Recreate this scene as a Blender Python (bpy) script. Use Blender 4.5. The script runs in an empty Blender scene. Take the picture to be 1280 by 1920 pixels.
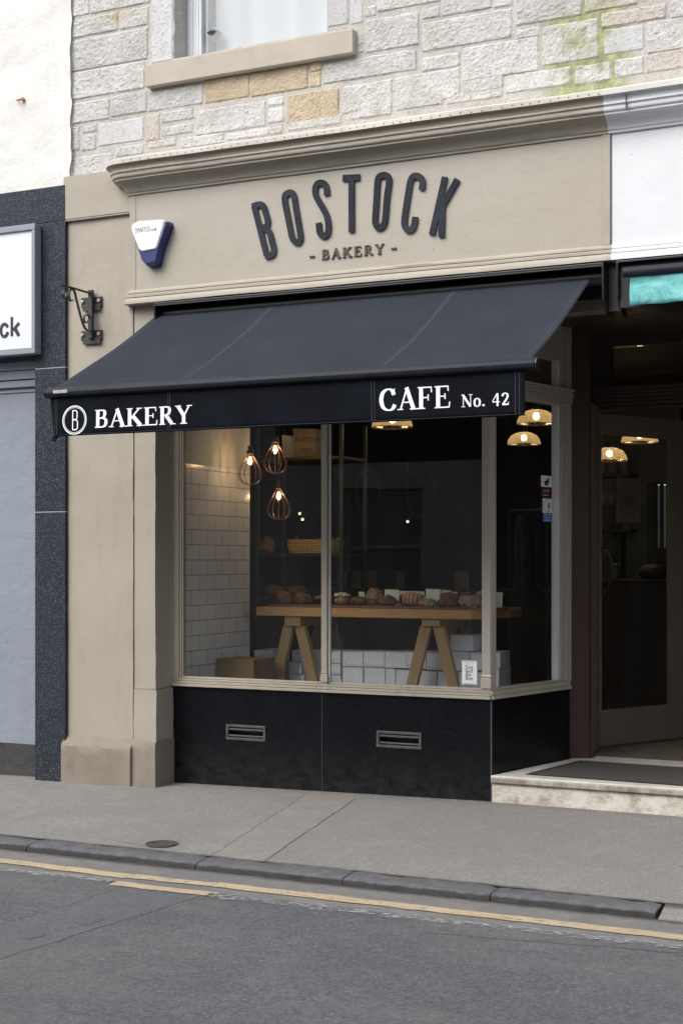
import bpy, bmesh, math, random
from mathutils import Vector, Matrix, noise
random.seed(7)
R = math.radians
SC = bpy.context.scene
COL = SC.collection

# ------------------------------------------------------------------ camera
TH = math.atan(0.471)
CT, ST = math.cos(TH), math.sin(TH)
F = 2667.0
CAM = Vector((2.727, -7.825, 1.4))
cd = bpy.data.cameras.new('camera'); cam = bpy.data.objects.new('camera', cd); COL.objects.link(cam)
cam.location = CAM; cam.rotation_euler = (R(90), 0, TH)
cd.sensor_fit = 'HORIZONTAL'; cd.sensor_width = 24; cd.lens = 50
cd.shift_y = 90/1280; cd.clip_end = 500; cd.clip_start = 0.05
SC.camera = cam

# ------------------------------------------------------------------ world, sun, exposure
SUN_EL, SUN_ROT = R(52), R(150)
w = bpy.data.worlds.new('World'); SC.world = w; w.use_nodes = True
wn = w.node_tree; wn.nodes.clear()
sky = wn.nodes.new('ShaderNodeTexSky'); sky.sky_type = 'NISHITA'; sky.sun_disc = False
sky.sun_elevation = SUN_EL; sky.sun_rotation = R(150); sky.air_density = 1.0; sky.dust_density = 3.0
hs = wn.nodes.new('ShaderNodeHueSaturation'); hs.inputs['Saturation'].default_value = 0.3
bg = wn.nodes.new('ShaderNodeBackground'); bg.inputs['Strength'].default_value = 0.15
wo = wn.nodes.new('ShaderNodeOutputWorld')
wn.links.new(sky.outputs[0], hs.inputs['Color']); wn.links.new(hs.outputs[0], bg.inputs[0]); wn.links.new(bg.outputs[0], wo.inputs[0])
sl = bpy.data.lights.new('sun', 'SUN'); sl.energy = 1.0; sl.angle = R(40); sl.color = (1.0, 0.965, 0.92)
so = bpy.data.objects.new('sun', sl); COL.objects.link(so)
# light comes from in front of the shop, high, a little from the left
SD = Vector((0.34, 0.74, -0.84)).normalized()
so.rotation_euler = SD.to_track_quat('-Z', 'Y').to_euler()
az = math.atan2(-SD.x, -SD.y)
sky.sun_rotation = az; sky.sun_elevation = math.asin(-SD.z)
SC.view_settings.view_transform = 'Standard'; SC.view_settings.look = 'None'
SC.view_settings.exposure = 0.88; SC.view_settings.gamma = 1.0
SC.render.engine = 'CYCLES'
SC.cycles.max_bounces = 8; SC.cycles.transparent_max_bounces = 16
SC.cycles.caustics_reflective = False; SC.cycles.caustics_refractive = False
SC.cycles.sample_clamp_indirect = 4

# ------------------------------------------------------------------ picture point -> place on a real plane
FWD = Vector((-ST, CT, 0)); RGT = Vector((CT, ST, 0)); UP = Vector((0, 0, 1))
def ray(px, py): return FWD + RGT*((px-640)/F) + UP*((1050-py)/F)
def P(px, py, Y):
    d = ray(px, py); return CAM + d*((Y-CAM.y)/d.y)
def PZ(px, py, depth): return CAM + ray(px, py)*depth
def PG(px, py, z):
    d = ray(px, py); return CAM + d*((z-CAM.z)/d.z)
def PX(px, py, X):
    d = ray(px, py); return CAM + d*((X-CAM.x)/d.x)
def pix(p):
    v = Vector(p)-CAM; Z = v.dot(FWD); return (640+F*v.dot(RGT)/Z, 1050-F*v.z/Z)
def X_(px, Y=0.0): return P(px, 1050, Y).x
def Z_(px, py, Y=0.0): return P(px, py, Y).z

# ------------------------------------------------------------------ material helpers
class NT:
    def __init__(s, name):
        s.m = bpy.data.materials.new(name); s.m.use_nodes = True; s.t = s.m.node_tree; s.t.nodes.clear()
        s.out = s.n('ShaderNodeOutputMaterial')
    def n(s, typ, **k):
        o = s.t.nodes.new(typ)
        for a, v in k.items(): setattr(o, a, v)
        return o
    def L(s, a, b): s.t.links.new(a, b)
    def setin(s, sock, v):
        if isinstance(v, bpy.types.NodeSocket): s.L(v, sock)
        elif isinstance(v, (tuple, list)) and len(v) == 3 and sock.type == 'RGBA': sock.default_value = (*v, 1)
        else: sock.default_value = v
    def coord(s, world=False):
        return s.n('ShaderNodeNewGeometry').outputs['Position'] if world else s.n('ShaderNodeTexCoord').outputs['Object']
    def mapping(s, vec, scale=(1, 1, 1), rot=(0, 0, 0), loc=(0, 0, 0)):
        m = s.n('ShaderNodeMapping'); s.L(vec, m.inputs[0]); m.inputs['Scale'].default_value = scale
        m.inputs['Rotation'].default_value = rot; m.inputs['Location'].default_value = loc; return m.outputs[0]
    def noise(s, vec, scale=5, detail=4, rough=.55, dist=0):
        o = s.n('ShaderNodeTexNoise'); s.L(vec, o.inputs['Vector']); o.inputs['Scale'].default_value = scale
        o.inputs['Detail'].default_value = detail; o.inputs['Roughness'].default_value = rough; o.inputs['Distortion'].default_value = dist
        return o.outputs['Fac']
    def voro(s, vec, scale=5, feature='F1', out='Distance', rnd=1.0):
        o = s.n('ShaderNodeTexVoronoi'); o.feature = feature; s.L(vec, o.inputs['Vector']); o.inputs['Scale'].default_value = scale
        o.inputs['Randomness'].default_value = rnd
        return o.outputs[out]
    def math(s, op, a, b=0.0, c=0.0, clamp=False):
        o = s.n('ShaderNodeMath', operation=op); o.use_clamp = clamp
        for i, v in enumerate((a, b, c)): s.setin(o.inputs[i], v)
        return o.outputs[0]
    def ramp(s, v, a, b, lo=0.0, hi=1.0):
        o = s.n('ShaderNodeMapRange'); o.clamp = True; s.setin(o.inputs['Value'], v)
        o.inputs['From Min'].default_value = a; o.inputs['From Max'].default_value = b
        o.inputs['To Min'].default_value = lo; o.inputs['To Max'].default_value = hi; return o.outputs[0]
    def mix(s, fac, a, b, mode='MIX'):
        o = s.n('ShaderNodeMix', data_type='RGBA', blend_type=mode)
        s.setin(o.inputs[0], fac); s.setin(o.inputs[6], a); s.setin(o.inputs[7], b); return o.outputs[2]
    def sep(s, vec):
        o = s.n('ShaderNodeSeparateXYZ'); s.L(vec, o.inputs[0]); return o.outputs
    def comb(s, x, y, z):
        o = s.n('ShaderNodeCombineXYZ')
        for i, v in enumerate((x, y, z)): s.setin(o.inputs[i], v)
        return o.outputs[0]
    def bump(s, h, strength=.3, dist=.01, prev=None):
        o = s.n('ShaderNodeBump'); s.L(h, o.inputs['Height']); o.inputs['Strength'].default_value = strength
        o.inputs['Distance'].default_value = dist
        if prev: s.L(prev, o.inputs['Normal'])
        return o.outputs[0]
    def pbr(s, col, rough=.6, normal=None, metal=0, spec=.5, **kw):
        b = s.n('ShaderNodeBsdfPrincipled')
        s.setin(b.inputs['Base Color'], col); s.setin(b.inputs['Roughness'], rough); s.setin(b.inputs['Metallic'], metal)
        s.setin(b.inputs['Specular IOR Level'], spec)
        for k, v in kw.items(): s.setin(b.inputs[k], v)
        if normal: s.L(normal, b.inputs['Normal'])
        s.L(b.outputs[0], s.out.inputs[0]); s.bsdf = b; return s.m

def sc(c, k): return tuple(min(1, x*k) for x in c)
def simple(name, col, rough=.6, var=.12, vs=4, bump=.15, bs=80, metal=0, spec=.5, stretch=(1, 1, 1), world=False, bdist=.003, **kw):
    t = NT(name); v = t.mapping(t.coord(world), stretch)
    n = t.noise(v, vs, 6, .6)
    c = t.mix(t.ramp(n, .3, .7), sc(col, 1-var), sc(col, 1+var))
    nb = t.noise(v, bs, 3, .6)
    r = t.math('ADD', t.math('MULTIPLY', n, .15), rough-.07)
    return t.pbr(c, r, t.bump(nb, bump, bdist), metal, spec, **kw)

def paint(name, col, grime=(.16, .13, .10), k=.25, rough=.5, wave=.25, seed=0):
    "old gloss/masonry paint: uneven, small flaws, faint rain runs"
    t = NT(name); p = t.coord(True); v = t.mapping(p, (1, 1, 1), loc=(seed, seed*.7, 0))
    n1 = t.noise(v, 1.6, 5, .6); n2 = t.noise(t.mapping(v, (6, 6, .9)), 2.2, 5, .65)
    n3 = t.noise(v, 45, 4, .6)
    c = t.mix(t.ramp(n1, .25, .75), sc(col, .93), sc(col, 1.05))
    c = t.mix(t.ramp(n2, .54, .80, 0, k), c, sc(col, .66))
    c = t.mix(t.ramp(n3, .60, .74, 0, .35), c, sc(col, .86))
    chips = t.voro(v, 9); n4 = t.noise(v, 13, 2)
    m = t.math('MULTIPLY', t.ramp(chips, .05, .035), t.ramp(n4, .55, .6))
    c = t.mix(t.math('MULTIPLY', m, .8), c, grime)
    b1 = t.bump(t.noise(v, 7, 4, .6), wave, .02); b2 = t.bump(n3, .15, .003, b1)
    return t.pbr(c, t.ramp(n1, .2, .8, rough-.06, rough+.1), b2, spec=.35)

TAUPE = (.368, .332, .274)
MT = {}
MT['taupe'] = paint('taupe_paint', TAUPE, k=.42)
def m_splash():
    t = NT('street_stained_taupe_paint'); p = t.coord(True)
    n1 = t.noise(p, 3, 7, .7); n2 = t.noise(t.mapping(p, (1, 1, .6)), 9, 8, .75); n3 = t.noise(p, 60, 4, .7)
    c = t.mix(t.ramp(n1, .3, .7), (.215, .187, .150), (.285, .252, .208))
    c = t.mix(t.ramp(n2, .50, .75, 0, .6), c, (.16, .135, .105)); c = t.mix(t.ramp(n3, .6, .72, 0, .5), c, (.13, .11, .09))
    c = t.mix(t.ramp(t.noise(p, 5, 8, .8), .64, .68, 0, .5), c, (.40, .36, .30))
    return t.pbr(c, .75, t.bump(n3, .5, .005, t.bump(n2, .5, .015)), spec=.2)
MT['splash'] = m_splash()
def m_fascia():
    t = NT('weathered_fascia_paint'); p = t.coord(True); S = t.sep(p)
    n1 = t.noise(p, 1.3, 5, .6); n3 = t.noise(p, 45, 4, .6); n4 = t.noise(t.mapping(p, (1, 1, 1.6)), 5, 8, .75)
    c = t.mix(t.ramp(n1, .25, .75), sc(TAUPE, 1.0), sc((.395, .365, .315), 1.03))
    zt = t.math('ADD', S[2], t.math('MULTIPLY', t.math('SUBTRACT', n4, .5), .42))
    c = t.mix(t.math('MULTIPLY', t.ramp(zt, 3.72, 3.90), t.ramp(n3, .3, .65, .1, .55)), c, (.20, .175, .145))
    run = t.noise(t.mapping(p, (9, 9, .5)), 2.4, 6, .7); c = t.mix(t.ramp(run, .57, .78, 0, .22), c, (.24, .215, .18))
    c = t.mix(t.ramp(n3, .62, .76, 0, .3), c, sc(TAUPE, .7))
    ch = t.voro(p, 11); m = t.math('MULTIPLY', t.ramp(ch, .045, .03), t.ramp(t.noise(p, 13, 2), .52, .58)); c = t.mix(m, c, (.12, .10, .085))
    return t.pbr(c, t.ramp(n1, .2, .8, .45, .6), t.bump(n3, .15, .003, t.bump(t.noise(p, 6, 4, .6), .25, .02)), spec=.35)
MT['fascia'] = m_fascia()
MT['taupe_trim'] = paint('taupe_trim_paint', sc(TAUPE, 1.03), k=.45, seed=4, rough=.42)
MT['white_fascia'] = paint('white_fascia_paint', (.68, .695, .715), k=.12, seed=9)
MT['brown'] = paint('dark_brown_paint', (.05, .028, .022), k=.3, seed=2)
MT['door_paint'] = paint('door_paint', (.16, .135, .105), k=.4, seed=6)
MT['bluegrey'] = paint('blue_grey_masonry_paint', (.235, .262, .315), k=.12, rough=.65, wave=.6, seed=3)
MT['grey_trim'] = paint('grey_trim_paint', (.25, .275, .32), k=.2, seed=5)
MT['black_metal'] = simple('black_metal', (.012, .012, .014), .38, .2, 8, .08, 120, spec=.5)
MT['iron'] = simple('black_iron', (.030, .027, .026), .5, .4, 20, .4, 150, spec=.5)
MT['rust_iron'] = simple('rusty_iron', (.055, .042, .036), .6, .5, 30, .5, 150, spec=.4)
MT['bolt'] = simple('steel_bolt', (.45, .45, .45), .4, .2, 40, .2, 90, metal=.7)
MT['white_plastic'] = simple('white_plastic', (.80, .81, .83), .35, .03, 3, .02, 60)
MT['blue_plastic'] = simple('blue_plastic', (.016, .024, .13), .35, .08, 3, .02, 60)
MT['white_upvc'] = simple('white_window_paint', (.82, .84, .86), .4, .04, 5, .05, 60)
MT['ink'] = simple('black_ink', (.015, .015, .018), .5, .1, 5, .0, 60)
MT['ink_grey'] = simple('grey_ink', (.09, .10, .13), .5, .1, 5, .0, 60)
MT['ink_blue'] = simple('blue_ink', (.02, .09, .32), .5, .1, 5, .0, 60)
MT['ink_red'] = simple('red_ink', (.07, .012, .012), .5, .1, 5, .0, 60)
MT['white_print'] = simple('white_print', (.86, .87, .88), .6, .03, 9, .05, 200)
MT['stitch'] = simple('grey_thread', (.095, .105, .13), .8, .3, 60, .2, 200)
MT['sign_white'] = simple('sign_white', (.70, .715, .75), .35, .02, 2, .02, 40)
MT['card'] = simple('cream_card', (.82, .86, .66), .8, .04, 5, .03, 60)
MT['paper_white'] = simple('white_paper', (.75, .76, .74), .8, .04, 5, .03, 60)
MT['whitebox'] = simple('white_carton', (.82, .83, .88), .7, .05, 6, .05, 40)
MT['brownbox'] = simple('brown_cardboard', (.22, .13, .065), .8, .1, 6, .1, 60)
MT['kraft'] = simple('kraft_paper', (.30, .23, .16), .8, .12, 14, .4, 30, bdist=.01)
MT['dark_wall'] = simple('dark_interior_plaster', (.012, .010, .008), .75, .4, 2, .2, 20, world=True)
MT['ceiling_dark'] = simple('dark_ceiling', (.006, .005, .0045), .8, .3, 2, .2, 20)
MT['dark_wood'] = simple('dark_stained_wood', (.035, .022, .014), .5, .4, 6, .2, 60, stretch=(1, 1, 8))
MT['cloth_grey'] = simple('grey_cloth', (.055, .052, .045), .9, .3, 6, .3, 60)
MT['cloth_navy'] = simple('navy_cloth', (.014, .016, .030), .9, .3, 6, .3, 60)
MT['manhole'] = simple('cast_iron_cover', (.075, .062, .055), .65, .4, 30, .6, 120)
MT['copper'] = simple('copper_wire', (.17, .085, .055), .4, .2, 20, .1, 90, metal=.6)
MT['concrete_kerb'] = None

def glass(name, tint=(.98, .99, .985), refl=1.0, rough=0.0, dirt=.0):
    t = NT(name); g = t.n('ShaderNodeNewGeometry')
    d = t.n('ShaderNodeVectorMath', operation='DOT_PRODUCT'); t.L(g.outputs['Incoming'], d.inputs[0]); t.L(g.outputs['Normal'], d.inputs[1])
    c = t.math('ABSOLUTE', d.outputs['Value']); k = t.math('POWER', t.math('SUBTRACT', 1.0, c, clamp=True), 5.0)
    f = t.math('MULTIPLY_ADD', k, .96*refl, .04*refl, clamp=True)
    tr = t.n('ShaderNodeBsdfTransparent'); tr.inputs[0].default_value = (*tint, 1)
    gl = t.n('ShaderNodeBsdfGlossy'); gl.inputs['Roughness'].default_value = rough
    nb = t.noise(t.coord(True), 1.4, 2, .5); t.L(t.bump(nb, .06, .02), gl.inputs['Normal'])
    mx = t.n('ShaderNodeMixShader'); t.L(f, mx.inputs[0]); t.L(tr.outputs[0], mx.inputs[1]); t.L(gl.outputs[0], mx.inputs[2])
    last = mx.outputs[0]
    if dirt:
        df = t.n('ShaderNodeBsdfDiffuse'); df.inputs[0].default_value = (.6, .6, .58, 1)
        n = t.noise(t.mapping(t.coord(True), (1, 1, .18)), 4, 7, .75)
        m2 = t.n('ShaderNodeMixShader'); t.L(t.ramp(n, .4, .8, dirt*.3, dirt), m2.inputs[0]); t.L(last, m2.inputs[1]); t.L(df.outputs[0], m2.inputs[2]); last = m2.outputs[0]
    t.L(last, t.out.inputs[0]); return t.m
MT['glass'] = glass('window_glass', refl=1.0, dirt=.016)
MT['glass_up'] = glass('upper_window_glass', refl=2.2, dirt=.02)

def emit(name, col, s):
    t = NT(name); e = t.n('ShaderNodeEmission'); e.inputs[0].default_value = (*col, 1); e.inputs[1].default_value = s
    t.L(e.outputs[0], t.out.inputs[0]); return t.m
MT['bulb'] = emit('warm_filament', (1.0, .62, .25), 14)
MT['bulb2'] = emit('warm_bulb', (1.0, .80, .52), 10)
MT['spark'] = emit('small_lamp', (1.0, .80, .5), 1.3)

def m_shade():
    t = NT('ribbed_amber_glass')
    tl = t.n('ShaderNodeBsdfTranslucent'); tl.inputs[0].default_value = (.50, .39, .22, 1)
    tp = t.n('ShaderNodeBsdfTransparent'); tp.inputs[0].default_value = (.85, .75, .6, 1)
    gl = t.n('ShaderNodeBsdfGlossy'); gl.inputs[0].default_value = (.6, .5, .35, 1); gl.inputs['Roughness'].default_value = .15
    m1 = t.n('ShaderNodeMixShader'); m1.inputs[0].default_value = .4; t.L(tl.outputs[0], m1.inputs[1]); t.L(tp.outputs[0], m1.inputs[2])
    m2 = t.n('ShaderNodeMixShader'); m2.inputs[0].default_value = .12; t.L(m1.outputs[0], m2.inputs[1]); t.L(gl.outputs[0], m2.inputs[2])
    t.L(m2.outputs[0], t.out.inputs[0]); return t.m
MT['shade'] = m_shade()

def m_granite(name, base, light, rough=.3, dust=0.0, k=.55, spec=.5):
    t = NT(name); p = t.coord(True)
    v1 = t.noise(p, 130, 3, .7); v2 = t.voro(p, 170, out='Color'); s = t.sep(v2)[0]
    c = t.mix(t.ramp(v1, .35, .7), sc(base, .6), sc(base, 1.35))
    c = t.mix(t.math('MULTIPLY', t.ramp(s, .72, .95), k), c, light)
    c = t.mix(t.ramp(t.noise(p, 2, 4), .45, .8, 0, .25), c, sc(base, 1.6))
    r = t.ramp(t.noise(p, 5, 5, .7), .3, .75, rough-.04, rough+.16)
    if dust:
        z = t.sep(p)[2]
        m = t.math('MULTIPLY', t.ramp(z, .30, -.05), t.ramp(t.noise(t.mapping(p, (3, 3, 5)), 3.5, 9, .8), .40, .66, 0, 1))
        sm = t.ramp(t.noise(p, 9, 9, .8), .56, .8, 0, .4)
        m = t.math('MAXIMUM', m, t.math('MULTIPLY', sm, .5))
        c = t.mix(t.math('MULTIPLY', m, dust*.7), c, (.12, .115, .11)); r = t.math('ADD', r, t.math('MULTIPLY', m, .4))
    return t.pbr(c, r, t.bump(t.noise(p, 8, 4), .05, .01), spec=spec)
MT['granite'] = m_granite('grey_granite', (.020, .025, .034), (.14, .16, .195), .5, .0, .5, .2)
MT['black_granite'] = m_granite('black_granite', (.0045, .0052, .007), (.022, .027, .038), .22, .22, .2, .22)
MT['dark_base'] = m_granite('dark_plinth', (.040, .039, .038), (.10, .10, .10), .5, .6, .3, .3)

def m_stone():
    t = NT('rubble_stone'); p = t.coord(True)
    a = t.n('ShaderNodeAttribute', attribute_name='tone'); A = t.sep(a.outputs['Vector'])
    n1 = t.noise(p, 5, 6, .65); n2 = t.noise(t.mapping(p, (1, 1, 1.5), rot=(0, R(20), 0)), 60, 7, .78); n3 = t.noise(p, 17, 4, .6)
    grey = t.mix(t.ramp(n1, .3, .7), (.55, .53, .50), (.74, .73, .71))
    grey = t.mix(t.ramp(n3, .5, .75, 0, .6), grey, (.80, .81, .83))
    yel = t.mix(t.ramp(n1, .3, .7), (.54, .43, .29), (.66, .55, .40))
    dres = t.mix(t.ramp(n1, .3, .7), (.54, .535, .53), (.62, .62, .63))
    pink = t.mix(t.ramp(n1, .3, .7), (.58, .51, .46), (.70, .65, .60))
    mort = t.mix(t.ramp(n1, .3, .7), (.48, .455, .42), (.64, .615, .575))
    c = t.mix(t.ramp(A[0], .15, .25), mort, grey)
    c = t.mix(t.ramp(A[0], .35, .45), c, yel); c = t.mix(t.ramp(A[0], .55, .65), c, dres); c = t.mix(t.ramp(A[0], .75, .85), c, pink)
    c = t.mix(t.ramp(A[1], 0, 1, 0, .55), c, t.mix(.5, c, (.88, .88, .86), 'MULTIPLY'))
    hs = t.n('ShaderNodeHueSaturation'); t.L(c, hs.inputs['Color']); t.L(t.ramp(A[1], 0, 1, .90, 1.08), hs.inputs['Value']); c = hs.outputs[0]
    pit = t.ramp(n2, .47, .37)
    c = t.mix(t.math('MULTIPLY', pit, .75), c, (.25, .235, .22))
    # lichen and algae running down a leak line
    S = t.sep(p); g0 = P(1100, 60, -.14)
    dx = t.math('SUBTRACT', S[0], g0.x); dz = t.math('SUBTRACT', S[2], g0.z)
    dd = t.math('ADD', t.math('POWER', t.math('ABSOLUTE', t.math('DIVIDE', dx, .24)), 2.0), t.math('POWER', t.math('ABSOLUTE', t.math('DIVIDE', dz, .62)), 2.0))
    gm = t.math('MULTIPLY', t.ramp(dd, 1.0, .05), t.ramp(t.noise(p, 9, 5, .7), .40, .62))
    gm = t.math('MAXIMUM', gm, t.math('MULTIPLY', t.ramp(dd, 1.6, .6), t.ramp(A[0], .12, .05)))
    c = t.mix(t.math('MULTIPLY', gm, .78), c, t.mix(t.ramp(n3, .35, .65), (.17, .19, .05), (.46, .49, .22)))
    lp = P(215, 28, -.14); l2 = t.math('ADD', t.math('ABSOLUTE', t.math('MULTIPLY', t.math('SUBTRACT', S[0], lp.x), 3.2)), t.math('ABSOLUTE', t.math('MULTIPLY', t.math('SUBTRACT', S[2], lp.z), 11.0)))
    c = t.mix(t.math('MULTIPLY', t.ramp(l2, 1.0, .2, 0, .7), t.ramp(n3, .4, .6)), c, (.50, .40, .16))
    rough_f = t.ramp(A[2], 0, 1, .15, 1.0)
    h = t.math('MULTIPLY', t.math('ADD', n2, t.math('MULTIPLY', t.noise(p, 28, 3), .8)), rough_f)
    return t.pbr(c, .9, t.bump(h, .8, .016), spec=.2)
MT['stone'] = m_stone()
MT['sillstone'] = simple('buff_sandstone', (.46, .41, .345), .85, .10, 5, .35, 90, spec=.2, world=True)

def m_render():
    t = NT('white_harl'); p = t.coord(True)
    n1 = t.noise(p, 2.5, 6, .65); n2 = t.noise(p, 30, 5, .65)
    c = t.mix(t.ramp(n1, .3, .7), (.66, .65, .615), (.76, .755, .73))
    c = t.mix(t.ramp(t.noise(t.mapping(p, (8, 8, 1.2)), 2, 5), .58, .8, 0, .5), c, (.60, .56, .48))
    b = t.bump(t.noise(p, 9, 5, .65), .3, .03); b = t.bump(n2, .35, .008, b)
    return t.pbr(c, .9, b, spec=.2)
MT['render'] = m_render()

def m_tile():
    t = NT('white_metro_tiles'); p = t.coord(True); S = t.sep(p)
    v = t.comb(S[1], S[2], 0.0)
    b = t.n('ShaderNodeTexBrick'); t.L(v, b.inputs['Vector']); b.inputs['Scale'].default_value = 1.0
    b.inputs['Brick Width'].default_value = .2; b.inputs['Row Height'].default_value = .1; b.inputs['Mortar Size'].default_value = .0022
    b.inputs['Mortar Smooth'].default_value = .2; b.offset = .5
    b.inputs['Color1'].default_value = (.78, .78, .78, 1); b.inputs['Color2'].default_value = (.86, .86, .86, 1); b.inputs['Mortar'].default_value = (.17, .16, .15, 1)
    h = t.math('SUBTRACT', 1.0, b.outputs['Fac'])
    return t.pbr(b.outputs['Color'], .22, t.bump(t.noise(p, 14, 2), .12, .01, t.bump(h, .5, .004)))
MT['tile'] = m_tile()

def m_hex():
    t = NT('small_hexagon_tiles'); p = t.coord(True); S = t.sep(p); v = t.comb(S[0], S[2], 0.0)
    d = t.voro(v, 26, 'DISTANCE_TO_EDGE', rnd=.15)
    c = t.mix(t.ramp(d, .03, .09), (.03, .034, .038), (.17, .20, .23))
    return t.pbr(c, .3)
MT['hex'] = m_hex()

def m_fabric():
    t = NT('charcoal_awning_canvas'); p = t.coord(True)
    n = t.noise(p, 3, 5, .6); f = t.noise(t.mapping(p, (1, 1, 1)), 300, 2, .6)
    c = t.mix(t.ramp(n, .3, .7), (.025, .0285, .037), (.033, .037, .046))
    c = t.mix(t.ramp(f, .4, .7, 0, .4), c, (.045, .053, .07))
    return t.pbr(c, .92, t.bump(t.noise(t.mapping(p, (1, .5, .5), rot=(0, 0, .5)), 5, 4, .6), .35, .03, t.bump(f, .25, .001)), spec=.08)
MT['fabric'] = m_fabric()
MT['valance'] = simple('navy_black_canvas', (.0068, .0082, .0125), .9, .3, 5, .3, 30, world=True, spec=.08)
def m_teal():
    t = NT('faded_teal_canvas'); p = t.coord(True)
    c = t.mix(t.ramp(t.noise(p, 9, 6, .7, 1.5), .35, .6), (.08, .34, .345), (.23, .58, .585))
    return t.pbr(c, .7, t.bump(t.noise(p, 12, 3), .3, .02), spec=.3)
MT['teal'] = m_teal()

def m_slate():
    t = NT('weathered_dark_letters'); p = t.coord(True)
    n = t.noise(p, 38, 7, .75); c = t.mix(t.ramp(t.noise(p, 6, 4), .3, .7), (.014, .016, .023), (.034, .038, .052))
    c = t.mix(t.ramp(n, .62, .70, 0, .55), c, (.22, .23, .25))
    return t.pbr(c, .6, t.bump(n, .2, .004), spec=.15)
MT['slate'] = m_slate()
MT['bronze'] = simple('dull_bronze_letters', (.060, .050, .042), .5, .5, 60, .4, 90)

def m_wood(name, a, b):
    t = NT(name); p = t.coord(False)
    v = t.mapping(p, (2.2, 14, 14)); n = t.noise(v, 3.5, 6, .6, .6)
    kn = t.ramp(t.voro(t.mapping(p, (3.2, 8, 8)), 1.4), .10, .03)
    c = t.mix(t.ramp(n, .3, .7), a, b); c = t.mix(t.math('MULTIPLY', kn, .8), c, sc(a, .4))
    return t.pbr(c, .55, t.bump(n, .15, .004))
MT['pine'] = m_wood('pine_board', (.52, .27, .09), (.68, .38, .15))
def m_woodv(name, a, b):
    t = NT(name); p = t.coord(True); n = t.noise(t.mapping(p, (22, 22, 1.6)), 2.5, 6, .6, .5)
    return t.pbr(t.mix(t.ramp(n, .3, .7), a, b), .6, t.bump(n, .2, .004))
MT['pinev'] = m_woodv('pine_trestle', (.36, .22, .095), (.48, .31, .145))
MT['board'] = m_wood('serving_board_wood', (.16, .07, .035), (.24, .12, .06))

def m_marble():
    t = NT('stained_white_marble'); p = t.coord(True); S = t.sep(p)
    c = t.mix(t.ramp(t.noise(p, 3, 6, .7, 1.2), .35, .65), (.50, .47, .405), (.68, .655, .60))
    st = t.noise(t.mapping(p, (2, 2, 3.2)), 5, 9, .8, .3)
    low = t.ramp(S[2], .150, .135)
    c = t.mix(t.math('MULTIPLY', t.ramp(st, .48, .64), t.math('MULTIPLY', low, .85)), c, (.27, .19, .105))
    edge = t.math('MULTIPLY', t.ramp(S[2], .085, .115), low)
    c = t.mix(t.math('MULTIPLY', edge, t.ramp(t.noise(t.mapping(p, (8, 8, 2)), 2, 6, .7), .35, .6, .2, .75)), c, (.13, .105, .08))
    c = t.mix(t.ramp(t.noise(p, 14, 8, .8), .56, .72, 0, .45), c, (.22, .19, .16))
    return t.pbr(c, .5, t.bump(st, .15, .006), spec=.4)
MT['marble'] = m_marble()
MT['mat'] = simple('grey_entrance_matting', (.085, .080, .074), .95, .15, 30, .6, 300, spec=.1)
MT['mat_edge'] = simple('black_mat_edge', (.012, .012, .012), .8, .2, 30, .3, 300)

def m_floor():
    t = NT('greyed_floor_tiles'); p = t.coord(True); S = t.sep(p)
    b = t.n('ShaderNodeTexBrick'); t.L(t.mapping(p, rot=(0, 0, R(60))), b.inputs['Vector']); b.inputs['Scale'].default_value = 1.0
    b.inputs['Brick Width'].default_value = .6; b.inputs['Row Height'].default_value = .15; b.inputs['Mortar Size'].default_value = .004
    b.inputs['Color1'].default_value = (.15, .12, .09, 1); b.inputs['Color2'].default_value = (.21, .17, .13, 1); b.inputs['Mortar'].default_value = (.03, .025, .02, 1)
    return t.pbr(b.outputs['Color'], .45)
MT['floor'] = m_floor()

def crack(t, S, p0, p1, wob, width, amp=.03, ws=4.0, lo=-.1, hi=1.1):
    "mask 1 on a wandering line p0-p1 (world x,y)"
    d = Vector((p1[0]-p0[0], p1[1]-p0[1])); L = d.length; d /= L; n = Vector((-d.y, d.x))
    ax = t.math('SUBTRACT', S[0], p0[0]); ay = t.math('SUBTRACT', S[1], p0[1])
    s = t.math('ADD', t.math('MULTIPLY', ax, d.x/L), t.math('MULTIPLY', ay, d.y/L))
    q = t.math('ADD', t.math('MULTIPLY', ax, n.x), t.math('MULTIPLY', ay, n.y))
    q = t.math('ADD', q, t.math('MULTIPLY', t.math('SUBTRACT', wob, .5), amp))
    m = t.ramp(t.math('ABSOLUTE', q), width, width*.3)
    m = t.math('MULTIPLY', m, t.ramp(s, lo, lo+.02)); m = t.math('MULTIPLY', m, t.ramp(s, hi, hi-.02))
    return m, q, s

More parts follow.
